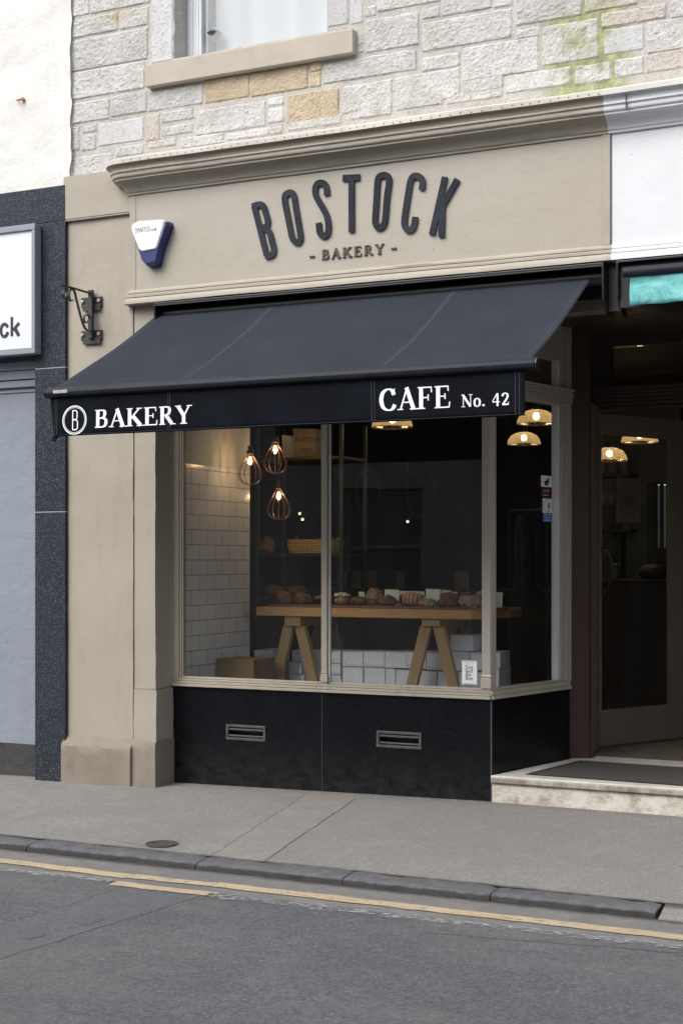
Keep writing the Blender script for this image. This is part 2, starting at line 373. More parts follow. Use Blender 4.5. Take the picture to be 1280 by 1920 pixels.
def m_asphalt():
    t = NT('asphalt'); p = t.coord(True); S = t.sep(p)
    n1 = t.noise(p, 1.1, 6, .6); n2 = t.noise(p, 62, 5, .85); n3 = t.noise(p, 9, 8, .78); vc = t.sep(t.voro(p, 120, out='Color'))
    c = t.mix(t.ramp(n1, .3, .7), (.125, .129, .142), (.172, .176, .190))
    c = t.mix(t.ramp(n2, .40, .62), sc((.125, .129, .142), .55), c)
    c = t.mix(t.ramp(vc[0], .80, 1.0, 0, .32), c, (.22, .22, .23))
    c = t.mix(t.ramp(n3, .52, .72, 0, .55), c, (.20, .192, .178)); c = t.mix(t.ramp(t.noise(t.mapping(p, (.35, 1, 1)), 1.6, 6, .7), .48, .66, 0, .45), c, (.175, .165, .150)); c = t.mix(t.ramp(t.noise(p, 24, 5, .8), .56, .68, 0, .5), c, (.085, .087, .093))
    c = t.mix(t.ramp(vc[1], .990, .996, 0, .28), c, (.40, .40, .40))
    wob = t.noise(p, 6, 5, .7)
    # worn concrete-grey gutter along the kerb
    gut = t.ramp(t.math('ADD', S[1], t.math('MULTIPLY', t.math('SUBTRACT', wob, .5), .06)), -2.325, -2.295)
    c = t.mix(t.math('MULTIPLY', gut, .9), c, t.mix(t.ramp(n3, .3, .7), (.155, .148, .138), (.25, .24, .225)))
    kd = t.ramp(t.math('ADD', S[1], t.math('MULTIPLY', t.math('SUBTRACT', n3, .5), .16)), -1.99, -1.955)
    c = t.mix(t.math('MULTIPLY', kd, .75), c, (.045, .042, .040))  # kerb's shadow line, with some dirt, painted into the road colour
    # smoother trench patch and its seams
    a0 = PG(0, 1800, -.09); a1 = PG(378, 1680, -.09); b0 = PG(0, 1737, -.09); b1 = PG(260, 1655, -.09)
    m1, q1, s1 = crack(t, S, a0, a1, wob, .007, .07, hi=1.0); m2, q2, s2 = crack(t, S, b0, b1, wob, .004, .09, hi=1.0, lo=-3)
    patch = t.math('MULTIPLY', t.ramp(q1, -.005, .005), t.ramp(q2, .005, -.005))
    c = t.mix(t.math('MULTIPLY', patch, .35), c, (.138, .142, .152))
    cr = t.math('MAXIMUM', m1, t.math('MULTIPLY', m2, .7))
    c0 = PG(830, 1752, -.09); c1 = PG(1330, 1792, -.09); m3, _, _ = crack(t, S, c0, c1, wob, .008, .08)
    d0 = PG(0, 1775, -.09); d1 = PG(185, 1728, -.09)
    m4, _, _ = crack(t, S, d0, d1, wob, .012, .14)
    m4 = t.math('MULTIPLY', m4, t.ramp(n3, .5, .55))
    cr = t.math('MAXIMUM', cr, t.math('MAXIMUM', m3, m4))
    c = t.mix(t.math('MULTIPLY', cr, t.ramp(n3, .3, .6, .2, .75)), c, (.04, .04, .042))
    h = t.math('SUBTRACT', t.math('ADD', n2, t.math('MULTIPLY', t.noise(p, 160, 2), .6)), t.math('MULTIPLY', cr, 1.5))
    return t.pbr(c, .85, t.bump(h, .8, .006, t.bump(n3, .3, .02)), spec=.3)
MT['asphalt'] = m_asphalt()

def m_pave():
    t = NT('worn_pavement'); p = t.coord(True); S = t.sep(p)
    n1 = t.noise(p, 1.3, 6, .6); n2 = t.noise(p, 75, 5, .85); n3 = t.noise(p, 7, 8, .78); wob = t.noise(p, 7, 5, .7)
    c = t.mix(t.ramp(n1, .3, .7), (.240, .230, .220), (.305, .292, .28))
    c = t.mix(t.ramp(n2, .38, .6), (.165, .158, .15), c)
    c = t.mix(t.ramp(n3, .52, .72, 0, .5), c, (.33, .315, .295)); c = t.mix(t.ramp(t.noise(p, 22, 5, .8), .57, .68, 0, .4), c, (.17, .162, .152))
    z = lambda x, y: PG(x, y, -.03)
    m1, q1, _ = crack(t, S, z(372, 1612), z(572, 1494), wob, .007, .05, lo=0, hi=1)
    m2, q2, _ = crack(t, S, z(487, 1614), z(668, 1502), wob, .008, .04, lo=0, hi=1)
    patch = t.math('MULTIPLY', t.ramp(q1, .005, -.005), t.ramp(q2, -.005, .005))
    c = t.mix(t.math('MULTIPLY', patch, .38), c, t.mix(t.ramp(n3, .3, .7), (.22, .20, .175), (.29, .27, .24)))
    m3, _, _ = crack(t, S, z(205, 1568), z(288, 1583), wob, .007, .06, lo=0, hi=1)
    cr = t.math('MAXIMUM', t.math('MULTIPLY', m1, .6), t.math('MAXIMUM', m2, t.math('MULTIPLY', m3, .6)))
    bl = t.noise(p, .55, 4, .6); c = t.mix(t.ramp(bl, .48, .7, 0, .35), c, (.17, .163, .155))
    gum = t.math('MULTIPLY', t.ramp(t.voro(p, 2.3), .060, .045), t.ramp(t.noise(p, 2.1, 2), .45, .5)); c = t.mix(t.math('MULTIPLY', gum, .45), c, (.13, .125, .12))
    # grime at the foot of the wall and along the kerb
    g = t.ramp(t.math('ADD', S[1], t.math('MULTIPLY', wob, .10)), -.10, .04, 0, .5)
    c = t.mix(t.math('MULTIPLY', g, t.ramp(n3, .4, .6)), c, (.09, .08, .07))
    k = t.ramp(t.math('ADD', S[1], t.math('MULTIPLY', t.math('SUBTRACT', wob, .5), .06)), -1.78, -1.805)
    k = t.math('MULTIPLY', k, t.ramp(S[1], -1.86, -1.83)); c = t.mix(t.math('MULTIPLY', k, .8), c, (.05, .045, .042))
    c = t.mix(t.math('MULTIPLY', cr, .75), c, (.05, .046, .042))
    h = t.math('SUBTRACT', n2, t.math('MULTIPLY', cr, 1.5))
    return t.pbr(c, .9, t.bump(h, .5, .005, t.bump(n3, .25, .02)), spec=.25)
MT['pave'] = m_pave()
def m_kerb():
    t = NT('whinstone_kerb'); p = t.coord(True); S = t.sep(p); n = t.noise(p, 14, 7, .7); n2 = t.noise(p, 80, 4, .7)
    c = t.mix(t.ramp(n, .3, .7), (.105, .106, .114), (.180, .181, .189)); c = t.mix(t.ramp(n2, .55, .75, 0, .5), c, (.10, .10, .105))
    z = t.math('ADD', S[2], t.math('MULTIPLY', t.math('SUBTRACT', n, .5), .02))
    c = t.mix(t.ramp(z, -.060, -.068, 0, .85), c, (.048, .047, .048))  # shade of the front face painted in as a darker tone
    return t.pbr(c, .8, t.bump(n2, .9, .010, t.bump(n, .8, .02)), spec=.2)
MT['kerb'] = m_kerb()

def m_worn(name, col, lo, hi, tex=8):
    t = NT(name); p = t.coord(True); n = t.noise(t.mapping(p, (1, 2.2, 1)), tex, 7, .75); n2 = t.noise(p, 120, 3, .7)
    b = t.n('ShaderNodeBsdfPrincipled'); b.inputs['Roughness'].default_value = .8
    t.L(t.mix(t.ramp(t.noise(p, 5, 5, .7), .3, .7), sc(col, .82), col), b.inputs['Base Color'])
    t.L(t.bump(n2, .4, .004), b.inputs['Normal'])
    a = t.math('MULTIPLY', t.ramp(n, lo, hi), t.ramp(n2, .32, .42)); t.L(a, b.inputs['Alpha'])
    t.L(b.outputs[0], t.out.inputs[0]); return t.m
MT['yellow'] = m_worn('yellow_road_paint', (.50, .395, .265), .32, .42, 14)
MT['whiteline'] = m_worn('worn_white_road_paint', (.40, .40, .40), .46, .60, 26)

def m_crust(name, a, b, top=None, dust=0.0, stripes=None):
    t = NT(name); p = t.coord(False); n = t.noise(p, 28, 6, .7)
    c = t.mix(t.ramp(n, .35, .65), a, b)
    if stripes:
        wv = t.n('ShaderNodeTexWave'); wv.bands_direction = 'X'; t.L(p, wv.inputs['Vector']); wv.inputs['Scale'].default_value = 11
        wv.inputs['Distortion'].default_value = .6
        c = t.mix(t.ramp(wv.outputs['Fac'], .35, .6), c, stripes)
    if dust: c = t.mix(t.ramp(t.noise(p, 60, 5, .8), .48, .58, 0, dust), c, (.62, .55, .45))
    return t.pbr(c, .5, t.bump(n, .8, .015))
MT['crust_dark'] = m_crust('dark_crust', (.075, .032, .016), (.24, .11, .05))
MT['crust_brown'] = m_crust('brown_crust', (.20, .10, .055), (.45, .26, .15), dust=.25)
MT['crust_dust'] = m_crust('sugar_dusted_crust', (.22, .10, .045), (.50, .29, .15), dust=.8)
MT['crust_red'] = m_crust('sliced_glazed_loaf', (.38, .14, .08), (.50, .22, .14), stripes=(.68, .46, .34))
MT['cream'] = simple('cream_topping', (.85, .76, .45), .6, .2, 40, .6, 60)
def m_wicker():
    t = NT('woven_straw'); p = t.coord(False)
    w1 = t.n('ShaderNodeTexWave'); w1.bands_direction = 'Z'; t.L(p, w1.inputs['Vector']); w1.inputs['Scale'].default_value = 22; w1.inputs['Distortion'].default_value = 3
    w2 = t.n('ShaderNodeTexWave'); w2.bands_direction = 'X'; t.L(p, w2.inputs['Vector']); w2.inputs['Scale'].default_value = 14; w2.inputs['Distortion'].default_value = 2
    h = t.math('MULTIPLY', w1.outputs['Fac'], t.math('ADD', w2.outputs['Fac'], .5))
    return t.pbr(t.mix(t.ramp(h, .1, .9), (.45, .30, .06), (.92, .72, .30)), .6, t.bump(h, .8, .01))
MT['wicker'] = m_wicker()
def m_mirror():
    t = NT('mirror_glass'); return t.pbr((.55, .57, .58), .05, metal=1.0)
MT['mirror'] = m_mirror()
def m_sheer():
    t = NT('sheer_curtain'); p = t.coord(True)
    d = t.n('ShaderNodeBsdfDiffuse'); d.inputs[0].default_value = (.62, .65, .70, 1)
    tl = t.n('ShaderNodeBsdfTranslucent'); tl.inputs[0].default_value = (.8, .82, .86, 1)
    m = t.n('ShaderNodeMixShader'); m.inputs[0].default_value = .3; t.L(d.outputs[0], m.inputs[1]); t.L(tl.outputs[0], m.inputs[2])
    t.L(m.outputs[0], t.out.inputs[0]); return t.m
MT['sheer'] = m_sheer()
MT['room_cream'] = simple('cream_plaster', (.62, .60, .56), .85, .05, 3, .1, 30)
MT['room_grey'] = simple('pale_room_wall', (.45, .48, .52), .8, .1, 3, .05, 30)
MT['cord'] = simple('black_flex', (.02, .02, .02), .6, .1, 5, 0, 60)
MT['opp_stone'] = simple('opposite_stone', (.33, .32, .30), .9, .25, 3, .3, 20, world=True)
MT['opp_dark'] = simple('opposite_window_glass', (.13, .135, .14), .1, .1, 3, 0, 20)

# ------------------------------------------------------------------ mesh helpers
class MB:
    def __init__(s): s.bm = bmesh.new()
    def face(s, pts):
        try: return s.bm.faces.new([s.bm.verts.new(p) for p in pts])
        except ValueError: return None
    def box(s, x0, x1, y0, y1, z0, z1):
        return s.hexa([(x0, y0), (x1, y0), (x1, y1), (x0, y1)], z0, z1)
    def hexa(s, poly, z0, z1): return s.prism(poly, z0, z1)
    def prism(s, poly, z0, z1):
        "polygon in plan (counter-clockwise seen from above), extruded in z"
        n = len(poly); b = [s.bm.verts.new((*p[:2], z0)) for p in poly]; t = [s.bm.verts.new((*p[:2], z1)) for p in poly]
        s.bm.faces.new(b[::-1]); s.bm.faces.new(t)
        for i in range(n): j = (i+1) % n; s.bm.faces.new((b[i], b[j], t[j], t[i]))
        return s
    def slab(s, pts, vec):
        "any planar outline pushed along vec"
        vec = Vector(vec); a = [s.bm.verts.new(Vector(p)) for p in pts]; b = [s.bm.verts.new(Vector(p)+vec) for p in pts]
        s.bm.faces.new(a); s.bm.faces.new(b[::-1]); n = len(pts)
        for i in range(n): j = (i+1) % n; s.bm.faces.new((a[j], a[i], b[i], b[j]))
        return s
    def obox(s, o, u, s0, s1, d0, d1, z0, z1):
        "box along plan direction u from o; d = offset along the outward normal"
        o = Vector((o[0], o[1])); u = Vector((u[0], u[1])).normalized(); n = Vector((u.y, -u.x))
        p = [o+u*s0+n*d1, o+u*s1+n*d1, o+u*s1+n*d0, o+u*s0+n*d0]
        return s.prism([tuple(q) for q in p], z0, z1)
    def tube(s, pts, r, seg=8, caps=True):
        pts = [Vector(p) for p in pts]; rr = r if isinstance(r, (list, tuple)) else [r]*len(pts); rings = []
        ref = None
        for i, p in enumerate(pts):
            d = (pts[min(i+1, len(pts)-1)]-pts[max(i-1, 0)]).normalized()
            if ref is None: ref = d.orthogonal().normalized()
            a = (ref-d*ref.dot(d)); a = a.normalized() if a.length > 1e-6 else d.orthogonal().normalized(); ref = a
            b = d.cross(a)
            rings.append([s.bm.verts.new(p+(a*math.cos(2*math.pi*k/seg)+b*math.sin(2*math.pi*k/seg))*rr[i]) for k in range(seg)])
        for i in range(len(rings)-1):
            for k in range(seg): s.bm.faces.new((rings[i][k], rings[i][(k+1) % seg], rings[i+1][(k+1) % seg], rings[i+1][k]))
        if caps: s.bm.faces.new(rings[0][::-1]); s.bm.faces.new(rings[-1])
        return s
    def lathe(s, c, prof, seg=24, rib=0.0, nr=0):
        c = Vector(c); rings = []
        for (r, z) in prof:
            ring = []
            for k in range(seg):
                rr = r*(1+rib*(1 if k % 2 else -1)) if rib else r
                a = 2*math.pi*k/seg; ring.append(s.bm.verts.new(c+Vector((math.cos(a)*rr, math.sin(a)*rr, z))))
            rings.append(ring)
        for i in range(len(rings)-1):
            for k in range(seg): s.bm.faces.new((rings[i][k], rings[i][(k+1) % seg], rings[i+1][(k+1) % seg], rings[i+1][k]))
        return s
    def disc(s, c, r, n, t=.004, seg=32):
        "thin round plate; n = facing direction"
        c = Vector(c); n = Vector(n).normalized(); a = n.orthogonal().normalized(); b = n.cross(a)
        pts = [c+(a*math.cos(2*math.pi*k/seg)+b*math.sin(2*math.pi*k/seg))*r for k in range(seg)]
        return s.slab(pts, -n*t)

def autow(pts, thin, thick):
    out = []
    for i in range(len(pts)):
        d = Vector(pts[min(i+1, len(pts)-1)])-Vector(pts[max(i-1, 0)])
        k = abs(d.y)/max(d.length, 1e-6); out.append(thin+(thick-thin)*k**1.4)
    return out
def smooth2(pts, n=6, closed=False):
    P_ = [Vector(p) for p in pts]; out = []; m = len(P_)
    rng = range(m if closed else m-1)
    for i in rng:
        p0 = P_[(i-1) % m] if closed or i > 0 else P_[0]; p1 = P_[i]; p2 = P_[(i+1) % m]; p3 = P_[(i+2) % m] if closed or i+2 < m else P_[-1]
        for k in range(n):
            t = k/n; out.append(.5*((2*p1)+(p2-p0)*t+(2*p0-5*p1+4*p2-p3)*t*t+(3*p1-p0-3*p2+p3)*t**3))
    if not closed: out.append(P_[-1])
    return out
BACK = False
def ribbon(mb, pts, wid, o, u, v, nrm, h, closed=False):
    "flat stroke in the (u,v) plane at o, raised by h along nrm"
    pts = [Vector(p) for p in pts]; n = len(pts); L, Rr = [], []
    for i in range(n):
        if closed: a, b = pts[(i-1) % n], pts[(i+1) % n]
        else: a, b = pts[max(i-1, 0)], pts[min(i+1, n-1)]
        d = (b-a).normalized(); q = Vector((-d.y, d.x)); w_ = (wid[i] if isinstance(wid, (list, tuple)) else wid)*.5
        if 0 < i < n-1 or closed:
            e1 = (pts[i]-a).normalized(); c_ = max(.5, abs(e1.dot(d))); w_ = w_/c_
        L.append(pts[i]+q*w_); Rr.append(pts[i]-q*w_)
    W = lambda p, k: o+u*p.x+v*p.y+nrm*k
    bm = mb.bm; f = [[bm.verts.new(W(p, h)) for p in S_] for S_ in (L, Rr)]; b_ = [[bm.verts.new(W(p, 0)) for p in S_] for S_ in (L, Rr)]
    m = n if closed else n-1
    for i in range(m):
        j = (i+1) % n
        bm.faces.new((f[0][i], f[1][i], f[1][j], f[0][j]))
        bm.faces.new((f[1][i], b_[1][i], b_[1][j], f[1][j])); bm.faces.new((b_[0][i], f[0][i], f[0][j], b_[0][j]))
        if h > .004 or BACK: bm.faces.new((b_[0][i], b_[0][j], b_[1][j], b_[1][i]))
    if not closed:
        for i in (0, n-1): bm.faces.new((f[0][i], b_[0][i], b_[1][i], f[1][i]))

LOC = {}
def finish(name, mb, mat, parent=None, bev=0, smooth=False, org=None, shadow=True):
    bm = mb.bm
    bmesh.ops.recalc_face_normals(bm, faces=bm.faces[:]) if not getattr(mb, 'keep', False) else None
    if parent is not None: off = LOC[parent]
    elif org is not None: off = Vector(org)
    else:
        xs = [v.co for v in bm.verts]
        off = Vector(((min(c.x for c in xs)+max(c.x for c in xs))/2, (min(c.y for c in xs)+max(c.y for c in xs))/2, min(c.z for c in xs)))
    for v in bm.verts: v.co -= off
    me = bpy.data.meshes.new(name); bm.to_mesh(me); bm.free()
    o = bpy.data.objects.new(name, me); COL.objects.link(o)
    if mat: me.materials.append(mat if not isinstance(mat, str) else MT[mat])
    if parent is None: o.location = off
    else: o.parent = parent
    LOC[o] = off
    if smooth: me.shade_smooth(); me.set_sharp_from_angle(angle=R(40))
    if bev:
        b = o.modifiers.new('bevel', 'BEVEL'); b.width = bev; b.segments = 2; b.limit_method = 'ANGLE'; b.angle_limit = R(35)
    return o
def empty(name, loc, label, cat, group=None):
    o = bpy.data.objects.new(name, None); COL.objects.link(o); o.location = loc; o.empty_display_size = .1; LOC[o] = Vector(loc)
    return tag(o, label, cat, group)
def tag(o, label, cat=None, group=None, kind=None):
    o['label'] = label
    if cat: o['category'] = cat
    if group: o['group'] = group
    if kind: o['kind'] = kind
    return o
def struct(o): o['kind'] = 'structure'; return o
def copy_tree(o, parent=None, delta=None):
    c = o.copy(); COL.objects.link(c); c.parent = parent
    LOC[c] = LOC.get(o, Vector())+(delta or Vector())
    if parent is None and delta is not None: c.location = o.location+delta
    for ch in [x for x in o.children]: copy_tree(ch, c, delta)
    return c

# ------------------------------------------------------------------ levels read off the photo
YW, YPIL, YFAS, YST = 0.0, -0.20, -0.24, -0.12
XL = X_(325)               # left end of window frame / stall riser
XPR = X_(290, YPIL)        # inner edge of pilaster
XPM = X_(251, YPIL)
XPL = X_(124, YPIL)        # outer edge of pilaster
XFL = X_(243, YFAS)        # fascia left end
XFR = X_(1145, YFAS)       # fascia right end
RET0 = Vector((0.0, 0.0)); RET1 = Vector((0.217, 0.866)); RU = (RET1-RET0).normalized(); RLEN = (RET1-RET0).length
STEPZ = .155
ZSILL = .60                # top of stall riser
def wallz(x):              # pavement height along the shop fronts
    t = max(-1.5, min(1.5, -x/2.9)); return -.045*t if x < 0 else 0.0

# ------------------------------------------------------------------ ground
def sheet(name, x0, x1, y0, y1, zf, mat, nx, ny, xs=None):
    mb = MB(); g = []
    for i in range(nx+1):
        x = x0+(x1-x0)*i/nx; g.append([mb.bm.verts.new((x, y0+(y1-y0)*j/ny, zf(x, y0+(y1-y0)*j/ny))) for j in range(ny+1)])
    for i in range(nx):
        for j in range(ny): mb.bm.faces.new((g[i][j], g[i+1][j], g[i+1][j+1], g[i][j+1]))
    return struct(finish(name, mb, mat, org=(0, 0, 0)))
YK0, YK1 = -1.944, -1.815   # kerb front, kerb back
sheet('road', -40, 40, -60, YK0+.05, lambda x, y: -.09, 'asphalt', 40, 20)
def pz(x, y):
    t = min(1, max(0, (y-YK1)/(-YK1))); b = -.05; x = max(-8, min(8, x))
    return b+(wallz(x)-b)*t+.004*noise.noise(Vector((x*1.5, y*1.5, 0)))*math.sin(math.pi*t)
sheet('pavement', -40, 40, YK1, .6, pz, 'pave', 480, 14)
def kerb():
    mb = MB(); joints = [X_(p, YK0) for p in (50, 366, 641, 918, 1229)]
    L = joints[2]-joints[1]; js = [joints[0]-L*k for k in range(14, 0, -1)]+joints
    for i in range(len(js)-1):
        a, b = js[i]+.003, js[i+1]-.003; n = 18; rows = []
        prof = [(YK0+.004, -.16), (YK0, -.105), (YK0+.002, -.066), (YK0+.009, -.058), (YK0+.022, -.0535), (YK1-.008, -.048), (YK1, -.052), (YK1+.002, -.16)]
        for k in range(n+1):
            x = a+(b-a)*k/n; e = min(k, n-k); row = []
            for (y, z) in prof:
                nz = noise.noise(Vector((x*5, y*9, i*7.3)))*.009+noise.noise(Vector((x*22, y*30, i*3.1)))*.007
                row.append(mb.bm.verts.new((x, y+nz, z+nz*.38-(.005 if e == 0 and z > -.1 else 0))))
            rows.append(row)
        for k in range(n):
            for j in range(len(prof)-1): mb.bm.faces.new((rows[k][j], rows[k+1][j], rows[k+1][j+1], rows[k][j+1]))
        mb.bm.faces.new(rows[0]); mb.bm.faces.new(rows[-1][::-1])
    # dropped kerb beyond the last stone
    o_ = struct(finish('kerb', mb, 'kerb', smooth=True, org=(0, 0, 0))); mb = MB()
    mb.slab([(js[-1]+.012, YK0, -.16), (js[-1]+.012, YK0, -.084), (js[-1]+.012, YK0+.02, -.078), (js[-1]+.012, YK1+.012, -.049), (js[-1]+.012, YK1+.012, -.16)], (12, 0, 0))
    return struct(finish('dropped_kerb', mb, 'pave', smooth=False, org=(0, 0, 0)))
kerb()
def strip(name, pts_px, wy, z, mat, xs=None, jag=.012):
    "painted band parallel to the kerb"
    (pa, pya), (pb, pyb) = pts_px; a = PG(pa, pya, z); b = PG(pb, pyb, z); n = int(abs(b.x-a.x)/.03)+2; mb = MB(); T, B = [], []
    for k in range(n+1):
        t = k/n; x = a.x+(b.x-a.x)*t; y = a.y+(b.y-a.y)*t
        T.append(mb.bm.verts.new((x, y+wy/2+jag*noise.noise(Vector((x*9, 1.3, z))), z)))
        B.append(mb.bm.verts.new((x, y-wy/2+jag*noise.noise(Vector((x*9, 8.3, z))), z)))
    for k in range(n): mb.bm.faces.new((B[k], B[k+1], T[k+1], T[k]))
    return struct(finish(name, mb, mat, org=(0, 0, 0)))
RZ = -.086
strip('yellow_line', [(-300, 1576), (243, 1644)], .085, RZ, 'yellow')
strip('yellow_line', [(246, 1643), (400, 1659)], .075, RZ, 'yellow')
strip('yellow_line', [(402, 1659), (1500, 1783)], .085, RZ, 'yellow')
strip('yellow_line', [(212, 1656), (402, 1678)], .075, RZ, 'yellow')
strip('white_line', [(-300, 1600), (208, 1652)], .06, RZ, 'whiteline', jag=.03)
strip('white_line', [(385, 1678), (1500, 1800)], .07, RZ, 'whiteline', jag=.03)

c = PG(303, 1584, -.047); mb = MB(); zc = pz(c.x, c.y)
mb.lathe((c.x, c.y, zc), [(.084, .001), (.084, .006), (.074, .006), (.074, .002), (.062, .002), (.062, .005), (.045, .005), (.045, .002), (.03, .002), (.03, .005), (.0005, .005)], 36)
mh = finish('manhole_cover', mb, 'manhole'); tag(mh, 'small round rusty iron stopcock cover set in the pavement by the kerb', 'manhole cover')

# ------------------------------------------------------------------ bakery building
B = empty('bakery_building', (-1.0, 0, 0), 'stone building over the taupe painted bakery shopfront with the black stall riser', 'building')

# stone blocks of the upper wall: (left px, top y at left, right px, bottom y at right, kind)
BL = [(131, -40, 168, 26, 0), (170, -45, 283, 4, 0), (130.5, 39, 222, 56, 0), (224, 21, 279.5, 45.5, 0), (132, 77, 278, 110, 0),
 (132, 137, 272, 165, 0), (130.5, 195, 205.5, 222, 0), (208, 180, 276, 209, 0), (284, -60, 325, 112, 2), (279, 172, 381, 194, 0),
 (384, 150, 468, 181, 1), (470, 136, 578, 165, 1), (580, 117, 603, 132, 1), (580, 136, 603, 161, 1), (606, 119, 782, 130, 0), (303, 211, 363, 222, 0),
 (303, 238, 362, 248, 0), (368, 208, 499, 236, 0), (502, 184, 533, 195, 0), (502, 204, 533, 228, 0), (538, 178, 636, 218, 1),
 (642, 162, 736, 200, 0), (740, 145, 863, 182, 0), (790, 108, 863, 123, 0), (685, 38, 786, 83, 0), (791, 43, 960, 70, 0),
 (791, 16, 825, 31, 0), (707, -12, 825, 2, 0), (827.5, -6, 922, 15, 0), (925, -20, 961, 9, 0), (685, 12, 706, 29, 0),
 (614, -60, 654, 44, 2), (657, -60, 681, 42, 2), (670, 62, 681, 98, 0), (866, 90, 1010, 132, 0), (867, 150, 944, 166, 0), (948, 142, 1071, 158, 0), (1077, 124, 1146, 150, 0),
 (1152, 112, 1207, 138, 0), (1210, 101, 1330, 120, 3), (1016, 50, 1122, 108, 0), (966, 56, 1012, 67, 0), (966, -12, 1092, 28, 0),
 (1127, 25, 1250, 33, 3), (1096, -35, 1196, 7, 3), (1131, 56, 1208, 92, 2), (1211, 42, 1340, 82, 0), (1256, 0, 1340, 22, 0),
 (131, 239, 150, 281, 0), (153, 254, 181, 280, 0), (154, 236, 182, 246, 0), (185, 232, 270, 262, 2), (274, 216, 300, 262, 3),
 (134, 296, 212, 325, 0), (217, 276, 270, 288, 0), (279, 265, 331, 272, 0), (338, 259, 420, 268, 0), (424, 250, 530, 250, 0), (540, 228, 640, 232, 0),
 (742, 190, 830, 195, 0), (650, 208, 735, 214, 0), (836, 178, 944, 181, 0)]
def stone_wall():
    mb = MB(); bm = mb.bm; lay = bm.verts.layers.float_vector.new('tone')
    z0 = Z_(150, 335, YST); ztop = Z_(600, -420, YST); xl = X_(130, YST); xr = X_(1360, YST)+1.2
    wx0, wx1 = X_(325, YST), X_(613, YST); wz0 = Z_(470, 84, YST)
    # mortar plane with window opening
    def q(x0, x1, za, zb, y0=YST, y1=.3):
        v0 = len(bm.verts); mb.box(x0, x1, y0, y1, za, zb); bm.verts.ensure_lookup_table()
        for v in list(bm.verts)[v0:]: v[lay] = (0, .5, .6)
    q(xl, wx0, z0, ztop); q(wx1, xr, z0, ztop); q(wx0, wx1, z0, wz0)
    blocks = []
    for (a, ya, b, yb, k) in BL:
        p = P(a, ya, YST); r = P(b, yb, YST)
        if p.z-r.z < .02: continue
        blocks.append((p.x-.004, r.x+.004, r.z-.005, p.z+.005, k))
    # courses carry on above and to the right of the photo
    rnd = random.Random(3); z = Z_(131, -48, YST)+.02
    while z < ztop-.1:
        h = rnd.uniform(.17, .28); x = xl
        while x < xr-.1:
            L = rnd.uniform(.22, .6); x2 = min(x+L, xr)
            if x2 < wx0 or x > wx1: blocks.append((x+.008, x2-.008, z+.008, min(z+h-.008, ztop), 0))
            x = x2
        z += h
    xx = X_(1345, YST); 
    for (zz, h) in ((4.55, .2), (4.77, .24)): blocks.append((xx, xr, zz, zz+h, 0))
    for bi, (x0, x1, za, zb, k) in enumerate(blocks):
        st = .013 if x1 < X_(1350, YST) and zb < Z_(131, -48, YST)+.1 else .04
        nx = max(3, int((x1-x0)/st)); nz = max(3, int((zb-za)/st)); tone = (.2*(k+1)+.1, rnd.random(), .35 if k == 2 else 1.0)
        tone = ((.3, .5, .7, .9)[k], rnd.random(), .25 if k == 2 else 1.0); sm = .25 if k == 2 else 1.0
        g = []
        for i in range(nx+1):
            col = []
            for j in range(nz+1):
                x = x0+(x1-x0)*i/nx; zz = za+(zb-za)*j/nz
                e = min(i, nx-i, j, nz-j)
                ed = min(min(x-x0, x1-x), min(zz-za, zb-zz))
                wob = .007*noise.noise(Vector((x*14, zz*14, bi*1.7)))
                if e == 0: dx = wob; dz = .007*noise.noise(Vector((x*15, 9, zz*15+bi))); y = YST+.004
                else: dx = dz = 0; y = YST-.001-min(.0045, ed*.35)
                if e > 0:
                    fn = abs(noise.noise(Vector((x*34, zz*60, bi*.3))))+.55*abs(noise.noise(Vector((x*75+4, zz*95, bi))))
                    y -= sm*(.006*fn+.004*noise.noise(Vector((x*9, zz*9, bi))))
                v = bm.verts.new((x+dx, y, zz+dz)); v[lay] = tone if e > 0 else (tone[0], tone[1]*.8, tone[2]); col.append(v)
            g.append(col)
        for i in range(nx):
            for j in range(nz): bm.faces.new((g[i][j], g[i+1][j], g[i+1][j+1], g[i][j+1]))
    mb.keep = True
    bmesh.ops.recalc_face_normals(bm, faces=bm.faces[:])
    # open block shells must face the street
    for f in bm.faces:
        if len(f.verts) == 4 and f.normal.y > 0 and all(v.co.y < YST+.006 for v in f.verts): f.normal_flip()
    o = finish('stone_wall', mb, 'stone', B)
    return wx0, wx1, wz0, ztop
wx0, wx1, wz0, wztop = stone_wall()

# upper window sill, window
sx0, sx1 = X_(272.5, -.175), X_(660.5, -.175); szt = Z_(272, 120.7, -.175); szb = Z_(273, 161.7, -.175)
mb = MB(); mb.slab([(sx0, -.175, szb), (sx0, -.175, szt), (sx0, .06, szt+.02), (sx0, .06, szb)], (sx1-sx0, 0, 0)); finish('window_sill', mb, 'sillstone', B, bev=.004)
YUW = .045
win = MB(); a0 = X_(350, YUW); a1 = wx1+.02; zb = szt+.012
gl0, gl1 = X_(377, YUW), a1
win.box(wx0-.0, gl0, YUW, YUW+.09, zb, wztop); win.box(wx1-.01, wx1+.06, YUW, YUW+.09, zb, wztop)
win.box(gl0, wx1-.01, YUW+.002, YUW+.09, zb, zb+.055)
uw = finish('upper_window', win, 'white_upvc', B, bev=.004)
mb = MB(); mb.box(X_(357, YUW), X_(362, YUW), YUW-.012, YUW-.001, zb+.002, wztop-.01); mb.box(X_(370, YUW), X_(373, YUW), YUW-.008, YUW-.001, zb+.002, wztop-.01); finish('window_bead', mb, 'white_upvc', uw)
mb = MB(); mb.box(gl0+.001, wx1-.011, YUW+.03, YUW+.036, zb+.056, wztop); finish('pane', mb, 'glass_up', uw)
